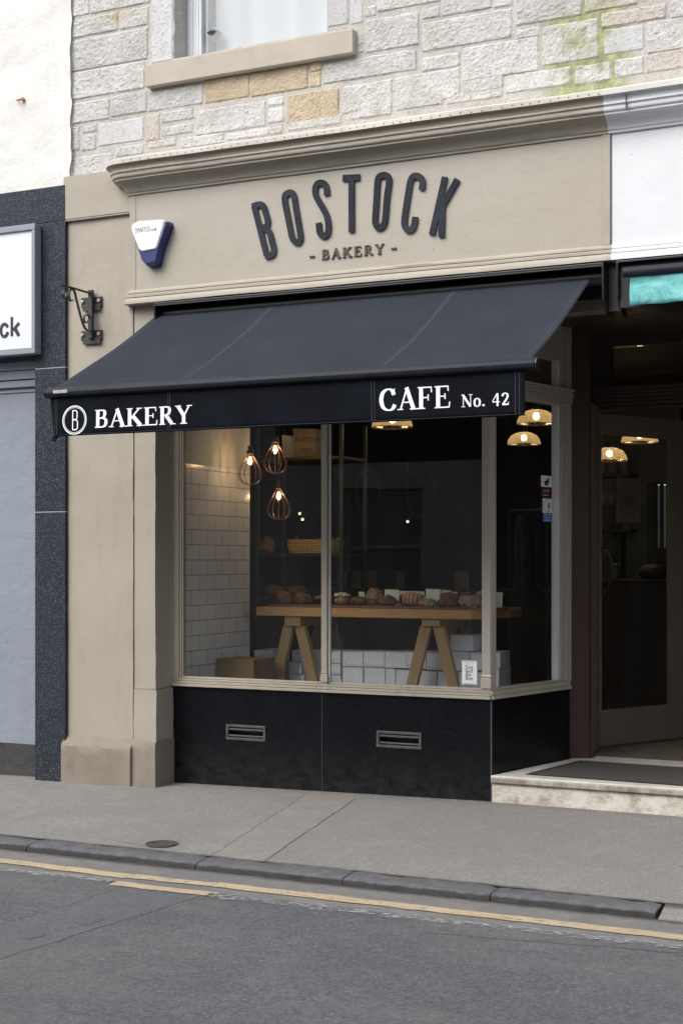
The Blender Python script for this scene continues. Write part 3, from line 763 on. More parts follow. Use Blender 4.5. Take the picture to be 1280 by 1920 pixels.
mb = MB(); mb.box(wx0-.7, wx1+.7, .35, 2.0, zb-.4, zb-.35); mb.box(wx0-.7, wx1+.7, 2.0, 2.05, zb-.35, wztop); mb.box(wx0-.75, wx0-.7, .3, 2.0, zb-.35, wztop); mb.box(wx1+.7, wx1+.75, .3, 2., zb-.35, wztop)
mb.box(wx0-.7, wx1+.7, .3, 2.0, wztop, wztop+.05)
finish('upstairs_room', mb, 'room_grey', B)
# curtain (two hanging sheets)
def curtain(x0, x1, y, za, zb_, seed):
    mb = MB(); n = 90; m = 14; g = []
    for i in range(n+1):
        t = i/n; col = []
        for j in range(m+1):
            s = j/m; x = x0+(x1-x0)*t; yy = y+.010*math.sin(t*(x1-x0)*26+seed+noise.noise(Vector((t*6, s*2, seed)))*2.5)+.02*noise.noise(Vector((t*5, s*3, seed)))
            col.append(mb.bm.verts.new((x+.02*noise.noise(Vector((t*3, s*2, 5))), yy, za+(zb_-za)*s)))
        g.append(col)
    for i in range(n):
        for j in range(m): mb.bm.faces.new((g[i][j], g[i+1][j], g[i+1][j+1], g[i][j+1]))
    return mb
cu = finish('net_curtain', curtain(X_(402, .16), wx1+.2, .17, zb-.15, wztop, 1.0), 'sheer', smooth=True)
tag(cu, 'white net curtain hanging behind the upper window', 'curtain')
q = P(407, 52, .11); mb = MB(); mb.lathe((q.x-.02, q.y, q.z-.06), [(.0005, -.03), (.01, -.026), (.028, .0), (.05, .03), (.034, .045), (.012, .055), (.008, .075), (.014, .082), (.0005, .09)], 20)
o = finish('finial', mb, 'ink_grey', smooth=True); tag(o, 'dark turned finial standing on the upstairs window ledge beside the net curtain', 'ornament')
mb = MB(); mb.box(wx0, wx1, .05+.09, .34, zb-.02, zb+.02); 
# ledge carries the finial
finish('window_ledge', mb, 'white_upvc', B)

# fascia, mouldings, cornice ---------------------------------------------------
zf_t = Z_(1000, 268, YFAS); zf_b = Z_(1000, 473, YFAS-.01); zf_bb = Z_(1000, 499, YFAS-.05)
def sweep(prof, xr, x_start=None, round_left=True, end=0.06):
    "profile (projection, z) run along the front; quarter-round return at the left end"
    mb = MB(); path = []
    for (d, z) in prof:
        row = []
        if round_left:
            row.append((XFL-d, YST+.05, z)); row.append((XFL-d, YFAS, z))
            for k in range(1, 9): a = math.pi/2*k/8; row.append((XFL-d*math.cos(a), YFAS-d*math.sin(a), z))
        else: row.append((x_start, YFAS-d, z))
        n = 40; xs = row[-1][0]
        for k in range(1, n+1):
            x = xs+(xr-xs)*k/n; row.append((x, YFAS-d+.0025*noise.noise(Vector((x*3, z*40, d*30))), z+.003*noise.noise(Vector((x*2.2, 3, z*6)))))
        path.append([mb.bm.verts.new(p) for p in row])
    for i in range(len(path)-1):
        for j in range(len(path[0])-1): mb.bm.faces.new((path[i][j], path[i][j+1], path[i+1][j+1], path[i+1][j]))
    mb.keep = True
    return mb
zz = lambda y, d: Z_(1000, y, YFAS-d)
CORN = [(0, zf_t-.004), (.012, zf_t-.002), (.014, zf_t+.010), (.022, zf_t+.014), (.028, zf_t+.030), (.05, zf_t+.055), (.085, zf_t+.072), (.095, zf_t+.073), (.095, zz(240, .095)+.0),
        (.097, zz(240, .097)), (.098, zz(229, .098)), (.104, zz(227.5, .104)), (.110, zz(225, .11)), (.112, zz(222, .112)), (.110, zz(218, .11)), (.112, zz(216.5, .112)), (.120, zz(214, .12)), (.120, zz(211.5, .12)),
        (.115, zz(210.5, .115)), (.118, zz(204, .118)), (.128, zz(199, .128)), (.142, zz(196.5, .142)), (.146, zz(194.5, .146))]
CORN = sorted(CORN[:8], key=lambda t: t[1])+CORN[8:]
zc0 = CORN[7][1]
CORN = CORN[:8]+[(d, max(z, zc0+.001)) for d, z in CORN[8:]]
XPAINT = X_(1132, YFAS-.1)
o = finish('cornice', sweep(CORN, XPAINT), 'taupe_trim', B, smooth=True)
FL = [(.148, CORN[-1][1]-.004), (.150, CORN[-1][1]+.022), (.13, CORN[-1][1]+.034), (0, CORN[-1][1]+.052), (-.12, CORN[-1][1]+.058)]
MT['lead'] = paint('pale_painted_flashing', (.60, .565, .50), k=.6, seed=8)
o = finish('cornice_flashing', sweep(FL, XPAINT), 'lead', B, smooth=True)
# nail heads along the flashing
mb = MB(); rnd = random.Random(5); x = XFL+.05; fz = CORN[-1][1]+.008
while x < XPAINT:
    mb = MB(); mb.disc((x, YFAS-.1515, fz+rnd.uniform(-.004, .004)), .0035, (0, -1, 0), .003, 8); finish('nail', mb, 'iron', B); x += rnd.uniform(.045, .065)
# fascia board with slightly framed edge
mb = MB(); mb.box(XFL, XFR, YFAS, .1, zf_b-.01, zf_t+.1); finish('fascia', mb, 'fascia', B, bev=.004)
mb = MB(); mb.box(XFL, XFR, YFAS+.03, .1, zf_t+.1, CORN[-1][1]+.03); finish('cornice_core', mb, 'taupe', B)
mb = MB(); mb.box(X_(1128, YFAS), XFR-.002, YFAS-.008, YFAS-.0005, zf_b+.002, zf_t-.004); finish('fascia_stop', mb, 'taupe', B, bev=.003)
mb = MB(); mb.box(XFL+.002, X_(255, YFAS), YFAS-.003, YFAS-.0005, zf_b+.002, zf_t-.004); finish('fascia_stop', mb, 'taupe', B, bev=.002)
bt = zf_b
LOWM = [(0, bt+.006), (.010, bt+.002), (.014, bt-.006), (.013, bt-.018), (.007, bt-.021), (.018, bt-.024), (.026, bt-.031), (.026, bt-.044), (.018, bt-.047), (.030, bt-.050), (.034, bt-.056), (.034, zf_bb), (-.02, zf_bb-.001)]
o = finish('fascia_moulding', sweep(LOWM, XPAINT+.02), 'taupe_trim', B, smooth=True)
mb = MB(); mb.box(XFL-.0, XFR, YFAS+.01, .1, zf_bb-.0, zf_b-.012); finish('fascia_core', mb, 'taupe', B)

# pilaster ---------------------------------------------------------------
zp_top = Z_(130, 331, -.215); zcap = Z_(130, 411, -.215)
def rough_panel(x0, x1, y0, y1, z0, z1, amp=.004, seed=0, st=.05):
    "box whose street face and right edge wander a little like old masonry"
    mb = MB(); nx = max(2, int((x1-x0)/st)); nz = max(2, int((z1-z0)/st)); nd = 3; g = []
    cols = [(x0, y1)]+[(x0+(x1-x0)*i/nx, y0) for i in range(nx+1)]+[(x1, y0+(y1-y0)*k/nd) for k in range(1, nd+1)]
    for j in range(nz+1):
        z = z0+(z1-z0)*j/nz; row = []
        for (x, y) in cols:
            e = 0 if j in (0, nz) else 1
            dy = amp*noise.noise(Vector((x*5, z*4, seed)))*e if y < y1-1e-6 else 0
            dx = amp*.9*noise.noise(Vector((seed, z*9, y*6))) if abs(x-x1) < 1e-6 else 0
            row.append(mb.bm.verts.new((x+dx, y+dy, z)))
        g.append(row)
    m = len(cols)
    for j in range(nz):
        for i in range(m-1): mb.bm.faces.new((g[j][i], g[j][i+1], g[j+1][i+1], g[j+1][i]))
    mb.bm.faces.new([v for v in g[0]][::-1]); mb.bm.faces.new([v for v in g[-1]])
    return mb
zpl = Z_(180, 1381, YPIL)
mb = rough_panel(XPL, XPM-.006, YPIL, .2, zpl-.1, zcap+.0, .004, 1.1)
finish('pilaster', mb, 'taupe', B, smooth=True)
zchip = Z_(270, 1292, YPIL)
mb = rough_panel(XPM, XPR, YPIL+.006, YW+.06, zchip, zf_bb+.01, .004, 2.2, .06)
finish('pilaster_return', mb, 'taupe', B, smooth=True)
# slightly prouder lower portion with broken arris, and raised repair patch
mb = rough_panel(XPM+.002, XPR+.012, YPIL-.004, YW+.058, zpl-.02, zchip-.002, .008, 5.2, .03)
finish('pilaster_repair', mb, 'taupe', B, smooth=True)
mb = rough_panel(XPR-.035, XPR+.006, YPIL+.000, YPIL+.1, zchip+.002, Z_(285, 1202, YPIL), .004, 6.1, .04)
finish('pilaster_patch', mb, 'taupe', B, smooth=True)
mb = rough_panel(XPL-.0, XFL+.03, -.228, .15, zcap, zp_top, .002, 3.0); finish('pilaster_block', mb, 'taupe', B, smooth=True)
mb = MB(); mb.box(XPL-.002, XPM-.01, -.224, -.19, zcap-.012, zcap-.001); finish('pilaster_fillet', mb, 'taupe', B, bev=.002)
# filler stone behind the groove
mb = MB(); mb.box(XPM-.02, XPM+.02, YPIL+.022, .05, -.1, zf_bb); finish('pilaster_joint', mb, 'dark_base', B)
# plinth with weathered sloping top
gx0 = wallz(XPL)-.05
zq = Z_(180, 1402, YPIL-.045)
def plinth(x0, x1, yf, yb, zt, zs, seed):
    mb = MB(); n = 26; g = []
    for i in range(n+1):
        x = x0+(x1-x0)*i/n; w1 = .006*noise.noise(Vector((x*11, seed, 0))); w2 = .006*noise.noise(Vector((x*14, seed, 4)))
        col = [(x, yf+.004, gx0-.1)]
        for k in range(7): z = gx0+(zs-gx0)*k/6; col.append((x, yf+.006*noise.noise(Vector((x*8, z*8, seed))), z))
        col += [(x, yf+.008+w1, zs+.012+w2), (x, YPIL+.001, zt+w2), (x, yb, zt)]
        g.append([mb.bm.verts.new(p) for p in col])
    for i in range(n):
        for j in range(len(g[0])-1): mb.bm.faces.new((g[i][j], g[i+1][j], g[i+1][j+1], g[i][j+1]))
    mb.bm.faces.new([v for v in g[0]]+[mb.bm.verts.new((x0, yb, gx0-.1))])
    mb.bm.faces.new([v for v in g[-1]]+[mb.bm.verts.new((x1, yb, gx0-.1))])
    return mb
finish('pilaster_plinth', plinth(XPL-.005, X_(243, YPIL-.05), YPIL-.05, .1, zpl, zq, 1.0), 'splash', B, smooth=True)
finish('pilaster_plinth', plinth(X_(243, YPIL-.05)+.001, XPR+.020, YPIL-.028, YW+.055, zpl-.008, zpl-.022, 2.0), 'splash', B, smooth=True)
# reveal beside the window frame
mb = MB(); mb.box(XPR-.02, XL, YW-.02, .12, ZSILL, 2.9); finish('window_reveal', mb, 'taupe', B)

# stall riser ---------------------------------------------------------------
XJ = X_(603)
def vent_hole_box(mb, x0, x1, z0, z1, y0, y1, hx0, hx1, hz0, hz1):
    mb.box(x0, hx0, y0, y1, z0, z1); mb.box(hx1, x1, y0, y1, z0, z1); mb.box(hx0, hx1, y0, y1, z0, hz0); mb.box(hx0, hx1, y0, y1, hz1, z1)
ZR = ZSILL-.01
V1 = (X_(424), X_(498), Z_(424, 1387), Z_(424, 1358)); V2 = (X_(706), X_(790), Z_(706, 1401), Z_(706, 1370))
for (x0, x1, v) in ((XL-.012, XJ-.0025, V1), (XJ+.0025, -.004, V2)):
    mb = MB(); vent_hole_box(mb, x0, x1, -.2, ZR, YW, YW+.05, v[0]+.012, v[1]-.012, v[2]+.012, v[3]-.012)
    finish('stall_riser', mb, 'black_granite', B)
    mb = MB(); a, b, c_, d = v; fy = YW-.006; t = .016
    mb.box(a, b, fy, YW+.02, d-t, d); mb.box(a, b, fy, YW+.02, c_, c_+t); mb.box(a, a+t, fy, YW+.02, c_+t, d-t); mb.box(b-t, b, fy, YW+.02, c_+t, d-t)
    mb.box(a+t, b-t, fy+.006, YW+.03, d-t-.020, d-t-.008); mb.box(a+t, b-t, fy+.006, YW+.03, c_+t+.006, c_+t+.016)
    MT.setdefault('vent', simple('grey_green_vent_metal', (.075, .085, .078), .45, .3, 20, .3, 90, metal=.3))
    finish('air_vent', mb, 'vent', B, bev=.002)
mb = MB(); mb.box(XL, -.03, YW+.06, YW+.08, -.2, ZR); finish('riser_backing', mb, 'ink', B)
mb = MB(); mb.obox(RET0, RU, .003, RLEN+.0, -.05, 0, -.2, ZR); finish('stall_riser', mb, 'black_granite', B)
mb = MB(); mb.box(-.004, .003, YW-.001, YW+.02, -.2, ZR-.002); finish('riser_corner_strip', mb, simple('grey_joint', (.06, .06, .065), .6), B)
mb = MB(); mb.box(XJ-.0025, XJ+.0025, YW+.002, YW+.02, -.2, ZR-.002); finish('riser_joint', mb, bpy.data.materials['grey_joint'], B)

# shop window frame ---------------------------------------------------------------
ZT0, ZT1, ZTOP = 2.36, 2.47, 2.86
XG0 = X_(341)      # glass left
XM0, XM1 = X_(602), X_(615)
XC0 = X_(903, YW)
def ribs(mb, x0, x1, y, z0, z1, n, d=.006):
    h = (z1-z0)/n
    for k in range(n): mb.box(x0, x1, y-d*(.5+.5*(k % 2))-.004, y+.02, z0+h*k+.0015, z0+h*(k+1)-.0015)
SW = empty('shop_window', (0, 0, 0), 'x', 'x')
del SW['category']; del SW['label']; SW.parent = B; LOC[SW] = LOC[B]
SW.location = (0, 0, 0)
mb = MB()
mb.box(XL, XG0-.022, YW-.006, YW+.06, ZR+.045, ZTOP); mb.box(XG0-.021, XG0-.009, YW+.006, YW+.06, ZR+.045, ZTOP); mb.box(XG0-.0085, XG0, YW+.014, YW+.05, ZR+.045, ZTOP)
fo = finish('window_frame', mb, 'taupe_trim', SW, bev=.0025)
mb = MB()   # bottom rail as three stepped mouldings
mb.box(XL-.004, -.0, YW-.022, YW+.07, ZR, ZR+.018); mb.box(XL-.002, -.0, YW-.014, YW+.07, ZR+.0195, ZR+.034); mb.box(XL, -.004, YW-.004, YW+.06, ZR+.0355, ZR+.048); mb.box(XG0-.02, -.006, YW+.010, YW+.05, ZR+.0485, ZR+.062)
MT['sill_paint'] = paint('flaking_sill_paint', sc(TAUPE, 1.05), k=.9, seed=7)
finish('window_rail', mb, 'sill_paint', SW, bev=.003)
mb = MB(); mb.box(XM0, XM1-.008, YW-.002, YW+.055, ZR+.049, ZTOP); mb.box(XM1-.0075, XM1, YW+.012, YW+.05, ZR+.049, ZTOP)
mb.box(XM0-.004, XM1+.0, YW-.010, YW+.0, ZR+.063, ZR+.11); mb.box(XM0-.002, XM1-.004, YW-.006, YW+.0, ZR+.115, ZR+.125)
finish('mullion', mb, 'taupe_trim', SW, bev=.003)
MT['pale_edge'] = simple('pale_worn_edge', (.62, .60, .56), .5, .1, 9, .1, 60)
mb = MB(); mb.box(XM1+.0006, XM1+.006, YW+.010, YW+.03, ZR+.063, ZTOP); finish('glazing_bead', mb, 'pale_edge', SW)
mb = MB(); mb.prism([(XC0, YW-.002), (-.006, YW-.002), (.0, .01), (.012, .055), (XC0+.012, .06), (XC0, .05)], ZR+.049, ZTOP)
mb.prism([(XC0-.004, YW-.012), (-.0, YW-.012), (.006, .0), (XC0-.004, 0)], ZR+.063, ZR+.125)
finish('corner_post', mb, 'taupe_trim', SW, bev=.003)
mb = MB(); mb.prism([(XC0-.003, YW-.008), (-.002, YW-.008), (.004, -.003), (XC0-.003, -.003)], ZR+.132, ZR+.142); finish('post_collar', mb, 'pale_edge', SW, bev=.002)
mb = MB(); ribs(mb, XL, -.0, YW-.004, ZT0, ZT1, 6); finish('transom', mb, 'taupe_trim', SW, bev=.002)
mb = MB(); mb.box(XL, 0, YW+.0, YW+.05, ZTOP-.12, ZTOP); finish('window_head', mb, 'taupe', SW)
GY = YW+.028
mb = MB(); mb.box(XG0+.0005, XM0-.0005, GY, GY+.008, ZR+.063, ZT0); finish('pane', mb, 'glass', SW)
mb = MB(); mb.box(XM1+.007, XC0-.0005, GY, GY+.008, ZR+.063, ZT0); finish('pane', mb, 'glass', SW)
mb = MB(); mb.box(XG0+.0005, XM0-.0005, GY, GY+.008, ZT1, ZTOP-.12); finish('pane', mb, 'glass', SW)
mb = MB(); mb.box(XM1+.007, XC0-.0005, GY, GY+.008, ZT1, ZTOP-.12); finish('pane', mb, 'glass', SW)
# return light towards the door
RW = RLEN
mb = MB(); mb.obox(RET0, RU, .0, RW, -.07, .016, ZR, ZR+.02); mb.obox(RET0, RU, .0, RW, -.07, .008, ZR+.0215, ZR+.05); mb.obox(RET0, RU, .02, RW-.005, -.05, -.002, ZR+.0515, ZR+.062)
finish('window_rail', mb, 'sill_paint', SW, bev=.003)
mb = MB(); mb.obox(RET0, RU, RW-.105, RW-.06, -.055, -.004, ZR+.063, ZTOP); mb.obox(RET0, RU, RW-.0585, RW-.02, -.06, .006, ZR+.051, ZTOP); mb.obox(RET0, RU, RW-.0185, RW, -.06, .014, ZR+.051, ZTOP)
finish('window_frame', mb, 'taupe_trim', SW, bev=.003)
mb = MB(); mb.obox(RET0, RU, RW-.135, RW-.107, -.05, -.010, ZR+.064, ZTOP-.14); MT['white_bead'] = simple('white_glazing_bead', (.62, .62, .62), .5, .05, 5, .05, 60); finish('glazing_bead', mb, 'white_bead', SW)
mb = MB()
for k in range(6): mb.obox(RET0, RU, -.005, RW+.004, -.05, .012+.006*(k % 2)+.003*k, ZT0+k*.0185, ZT0+k*.0185+.0165)
finish('transom', mb, 'taupe_trim', SW, bev=.002)
mb = MB(); mb.obox(RET0, RU, .02, RW-.107, -.05, -.006, ZTOP-.22, ZTOP); finish('window_head', mb, 'taupe', SW)
mb = MB(); mb.obox(RET0, RU, .055, RW-.137, -.034, -.026, ZR+.063, ZT0-.001); finish('pane', mb, 'glass', SW)
mb = MB(); mb.obox(RET0, RU, .055, RW-.137, -.034, -.026, ZT1+.001, ZTOP-.221); finish('pane', mb, 'glass', SW)

# recess: post, jamb, door, head -------------------------------------------------
J0 = Vector((.333, .94)); J1 = Vector((.271, 1.385)); XR_REC = 3.1
mb = MB(); mb.prism([(.219, .868), (.333, .90), (.333, .939), (.26, 1.1), (.15, 1.1), (.15, .868)], STEPZ-.01, ZTOP); finish('door_post', mb, 'brown', B, bev=.004)
mb = MB(); ju = (J0-J1).normalized()
mb.prism([(J0.x, J0.y+.002), (J1.x, J1.y), (J1.x-.12, J1.y), (J1.x-.10, J0.y+.1)], STEPZ+.002, 2.40)
mb.obox(J1, ju, .05, .11, .0, .012, STEPZ+.003, 2.39); mb.obox(J1, ju, .20, .30, .0, .010, STEPZ+.003, 2.39)
finish('door_jamb', mb, 'door_paint', B, bev=.003)
mb = MB()   # head over the door, fanlight frame above, closing panels
mb.box(.18, XR_REC, 1.30, 1.42, 2.38, 2.40)
for k in range(5): mb.box(.22, XR_REC, 1.26-.012*k, 1.42, 2.402+k*.024, 2.424+k*.024)
mb.box(.18, XR_REC, 1.30, 1.40, ZTOP-.07, ZTOP); mb.box(.22, .36, 1.30, 1.40, 2.523, ZTOP-.071)
MT['lobby_paint'] = paint('dark_lobby_paint', (.045, .033, .026), k=.3, seed=12)
finish('door_head', mb, 'lobby_paint', B, bev=.003)
mb = MB(); mb.box(.361, XR_REC, 1.34, 1.348, 2.523, ZTOP-.071); finish('fanlight_pane', mb, 'glass', B)
mb = MB(); mb.box(XR_REC, XR_REC+.1, 0, 1.4, -.2, 3.0); mb.box(2.2, XR_REC, 1.35, 1.45, STEPZ, 2.38); finish('lobby_wall', mb, 'lobby_paint', B)
mb = MB(); mb.prism([(.0, .06), (XR_REC, .06), (XR_REC, 1.42), (.2, 1.42), (.2, .87)], ZTOP+.001, ZTOP+.05); finish('lobby_ceiling', mb, 'lobby_paint', B)
# lintel beam across the whole front under the awning box
mb = MB(); mb.box(XPR-.01, XR_REC, -.06, .058, Z_(1100, 588), ZTOP+.4); finish('lintel', mb, MT['door_paint'], B, bev=.004)
mb = MB(); mb.box(-.0, XR_REC, -.075, -.0605, Z_(1100, 588)+.055, Z_(1100, 588)+.085); finish('lintel_moulding', mb, MT['door_paint'], B, bev=.003)
# door leaf, opened inward
D0 = Vector((.262, 1.40)); D1 = Vector((.70, 2.19)); DU = (D1-D0).normalized(); DL = (D1-D0).length+.02
dz0 = STEPZ+.012; dz1 = 2.37; GZ0 = .4*1+dz0-.155; 
def PV(px, py, o, u):
    "hit a vertical plane through plan point o along u"
    d = ray(px, py); n = Vector((u.y, -u.x, 0)); O = Vector((o.x, o.y, 0)); t = (O-CAM).dot(n)/d.dot(n); return CAM+d*t
def SV(px, o, u): p = PV(px, 1050, o, u); return (Vector((p.x, p.y))-o).dot(u)
g0, g1 = SV(1127, D0, DU), SV(1258, D0, DU); gzb = PV(1200, 1330, D0, DU).z; gzt = PV(1200, 816, D0, DU).z
mb = MB(); mb.obox(D0, DU, 0, g0, -.04, 0, dz0, dz1); mb.obox(D0, DU, g1, DL, -.04, 0, dz0, dz1)
mb.obox(D0, DU, g0, g1, -.04, 0, dz0, gzb); mb.obox(D0, DU, g0, g1, -.04, 0, gzt, dz1)
dr = finish('door', mb, 'door_paint', B, bev=.002)
mb = MB(); mb.obox(D0, DU, g0, g0+.012, -.03, -.008, gzb, gzt); mb.obox(D0, DU, g1-.012, g1, -.03, -.008, gzb, gzt); mb.obox(D0, DU, g0+.012, g1-.012, -.03, -.008, gzb, gzb+.012); mb.obox(D0, DU, g0+.012, g1-.012, -.03, -.008, gzt-.012, gzt)
finish('glazing_bead', mb, 'door_paint', dr)
mb = MB(); mb.obox(D0, DU, g0+.0125, g1-.0125, -.024, -.018, gzb+.0125, gzt-.0125); finish('pane', mb, 'glass', dr)
hp = [PV(1126, 1030, D0, DU), PV(1131, 1037, D0, DU), PV(1134, 1058, D0, DU), PV(1134, 1080, D0, DU), PV(1130, 1104, D0, DU), PV(1126, 1112, D0, DU)]
nn = Vector((DU.y, -DU.x, 0)); off = [.0, .03, .05, .05, .03, .0]
mb = MB(); mb.tube([p+nn*o_ for p, o_ in zip(smooth2(hp, 4), [.01+.05*math.sin(math.pi*k/20) for k in range(21)])], .008, 8); finish('handle', mb, 'black_metal', dr, smooth=True)

# marble step ---------------------------------------------------------------
mb = MB(); xs0 = .006
n_ = 30; ft = [(xs0+(3.1-xs0)*k/n_, -.032+.0025*noise.noise(Vector((k*.9, 2, 0)))) for k in range(n_+1)]
mb.prism(ft+[(3.1, 1.03), (.34, 1.03), (.345, .93), (.235, .866)], STEPZ-.043, STEPZ)
finish('doorstep', mb, 'marble', B, bev=.006)
mb = MB(); mb.box(xs0+.004, 3.1, -.014, .3, -.2, STEPZ-.044); finish('step_riser', mb, 'marble', B)
ZM = STEPZ+.003
mp = [PG(984.7, 1452, ZM), PG(1292, 1474.5, ZM), PG(1292, 1440.5, ZM), PG(1086, 1426.4, ZM)]
u_ = (mp[1]-mp[0]); mp[1] = mp[0]+u_.normalized()*2.0; mp[2] = mp[3]+(mp[2]-mp[3]).normalized()*1.75
def mat_():
    E = empty('entrance_mat', (mp[0]+mp[2])/2, 'grey entrance mat with black edge set in the marble doorstep', 'doormat')
    mb = MB(); mb.prism([tuple(p[:2]) for p in mp], STEPZ+.0005, STEPZ+.004); finish('mat_border', mb, 'mat_edge', E)
    c_ = sum(mp, Vector())/4; ins = [p+(c_-p).normalized()*.045 for p in mp]
    mb = MB(); mb.prism([tuple(p[:2]) for p in ins], STEPZ+.0045, STEPZ+.008); finish('mat_pile', mb, 'mat', E)
mat_()

# interior shell ---------------------------------------------------------------
FZ = STEPZ-.005
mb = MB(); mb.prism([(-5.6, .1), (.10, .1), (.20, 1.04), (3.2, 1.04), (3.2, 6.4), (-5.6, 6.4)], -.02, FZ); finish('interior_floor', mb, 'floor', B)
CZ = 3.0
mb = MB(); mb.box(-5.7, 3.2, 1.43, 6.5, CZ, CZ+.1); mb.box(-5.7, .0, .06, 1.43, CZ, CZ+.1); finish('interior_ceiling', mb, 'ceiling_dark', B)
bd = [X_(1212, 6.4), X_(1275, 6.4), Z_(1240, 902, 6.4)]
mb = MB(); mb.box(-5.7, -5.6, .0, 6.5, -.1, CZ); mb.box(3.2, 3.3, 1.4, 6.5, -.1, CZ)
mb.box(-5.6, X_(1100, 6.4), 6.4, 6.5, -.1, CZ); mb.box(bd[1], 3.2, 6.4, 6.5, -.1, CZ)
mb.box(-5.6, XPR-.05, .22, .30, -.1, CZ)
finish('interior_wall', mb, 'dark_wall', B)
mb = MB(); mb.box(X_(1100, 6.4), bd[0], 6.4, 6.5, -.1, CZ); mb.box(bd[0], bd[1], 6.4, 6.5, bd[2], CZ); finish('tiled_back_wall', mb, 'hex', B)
# back door with narrow glazed slots (daylight behind it)
mb = MB(); fx = bd[0]; zt = bd[2]; s1 = (X_(1231, 6.4), X_(1235, 6.4)); s2 = (X_(1242, 6.4), X_(1247, 6.4))
mb.box(fx, fx+.08, 6.40, 6.46, FZ, zt); mb.box(bd[1]-.03, bd[1], 6.40, 6.46, FZ, zt); mb.box(fx+.08, bd[1]-.03, 6.41, 6.46, zt-.03, zt)
cols_ = [fx+.08, s1[0], s1[1], s2[0], s2[1], bd[1]-.03]
for i in (0, 2, 4): mb.box(cols_[i], cols_[i+1], 6.42, 6.46, FZ, zt-.03)
for (c0, c1) in (s1, s2):
    for (za, zb_) in ((FZ, .75), (1.02, 1.06), (1.30, 1.52)): mb.box(c0, c1, 6.425, 6.46, za, zb_)
MT['backdoor'] = simple('grey_back_door', (.10, .11, .12), .6, .1, 4, .1, 40)
finish('back_door', mb, 'backdoor', B, bev=.003)
MT['frosted'] = simple('frosted_glass', (.30, .31, .32), .5, .1, 9, .1, 60, **{'Transmission Weight': .5})
mb = MB(); mb.box(cols_[0], cols_[5], 6.447, 6.452, FZ+.02, zt-.04); finish('frosted_pane', mb, 'frosted', B)
# tiled side wall inside the window
xt = P(344, 1050, .10).x
yt = PX(468, 1050, xt).y
mb = MB(); mb.box(xt-.12, xt, .075, yt, .02, CZ); finish('tiled_side_wall', mb, 'tile', B)
mb = MB(); mb.box(xt-.1, xt+.006, .076, yt+.003, PX(344, 868, xt).z, CZ); finish('side_wall_plaster', mb, MT['room_cream'], B)
# window bed
BEDZ = .50
mb = MB(); mb.prism([(xt+.002, .075), (-.06, .075), (.12, .84), (.12, 2.1), (xt-1.2, 2.1), (xt-1.2, yt+.02), (xt+.002, yt+.02)], FZ, BEDZ); finish('window_bed', mb, 'dark_wood', B)

# ------------------------------------------------------------------ neighbours
NB = empty('white_neighbour_building', (X_(60, -.2), -.1, -.05), 'white rendered building with grey granite shopfront surround left of the bakery', 'building')
xg1 = X_(122, -.23); xg0 = X_(65, -.23); xw = X_(132.5, -.14); FARL = -9.0
zl_t = Z_(60, 354, -.23); zl_b = Z_(60, 421, -.23)
mb = MB(); nx, nz = 70, 60; g = []
for i in range(nx+1):
    col = []
    for j in range(nz+1):
        x = FARL+(xw-FARL)*(i/nx)**.45; z = zl_t-.05+(wztop-zl_t+.05)*(j/nz)
        col.append(mb.bm.verts.new((x+(.006+.014*noise.noise(Vector((1, z*9, 0))) if i == nx else 0), -.146+.010*noise.noise(Vector((x*4, z*5, 0)))+.006*noise.noise(Vector((x*13, z*15, 0))), z)))
    g.append(col)
for i in range(nx):
    for j in range(nz): mb.bm.faces.new((g[i][j], g[i+1][j], g[i+1][j+1], g[i][j+1]))
mb.box(FARL, xw-.001, -.130, .3, zl_t-.05, wztop)
finish('rendered_wall', mb, 'render', NB, smooth=True)
q = P(42, 187, -.15); mb = MB(); mb.tube([q+Vector((-.03, 0, .01)), q+Vector((-.03, -.02, -.005)), q+Vector((0, -.03, -.005)), q+Vector((.012, .02, 0))], .005, 6); mb.disc(q+Vector((.012, -.02, 0)), .012, (0, -1, 0), .02, 12)
finish('wall_hook', mb, simple('orange_rust', (.35, .15, .05), .8), NB)
mb = MB(); mb.box(FARL, xg1+.0, -.23, .15, zl_b+.002, zl_t); finish('granite_lintel', mb, 'granite', NB, bev=.004)
for (za, zb_) in ((-.3, Z_(90, 960, -.23)-.001), (Z_(90, 960, -.23)+.002, Z_(90, 690, -.23)-.001), (Z_(90, 690, -.23)+.002, zl_b)):
    mb = MB(); mb.box(xg0, xg1, -.228, .15, za, zb_); finish('granite_pilaster', mb, 'granite', NB, bev=.003)
mb = MB(); mb.box(xg0+.001, xg1-.001, -.226, .12, -.25, zl_b); finish('granite_joint', mb, 'lead', NB)
mb = MB(); mb.box(xg1+.0, XPL+.002, -.19, .1, -.1, zl_t); finish('joint_filler', mb, simple('dark_joint', (.03, .026, .024), .8), NB)
ms = [Z_(30, y, -.12) for y in (680, 696, 713, 727)]
zs_b = Z_(30, 1395, -.10)
mb = MB(); mb.box(FARL, xg0-.001, -.09, .1, zs_b, ms[3]-.02); finish('painted_wall', mb, 'bluegrey', NB)
mb = MB()
mb.box(FARL, xg0-.001, -.15, .1, ms[1]+.003, ms[0]); mb.box(FARL, xg0-.001, -.14, .1, ms[2]+.003, ms[1]-.001); mb.box(FARL, xg0-.001, -.125, .1, ms[3]+.002, ms[2]-.001)
mb.box(FARL, xg0-.001, -.10, .1, ms[0], ms[0]+.06); mb.box(FARL, xg0-.001, -.10, .1, ms[3]-.03, ms[3])
finish('sign_cornice', mb, 'grey_trim', NB, bev=.003)
mb = MB(); mb.box(FARL, xg0-.001, -.10, .1, ms[0]+.06, zl_b); finish('sign_backing', mb, 'grey_trim', NB)
mb = MB(); mb.box(FARL, xg0-.001, -.105, .1, -.3, zs_b-.002); finish('wall_plinth', mb, 'dark_base', NB)

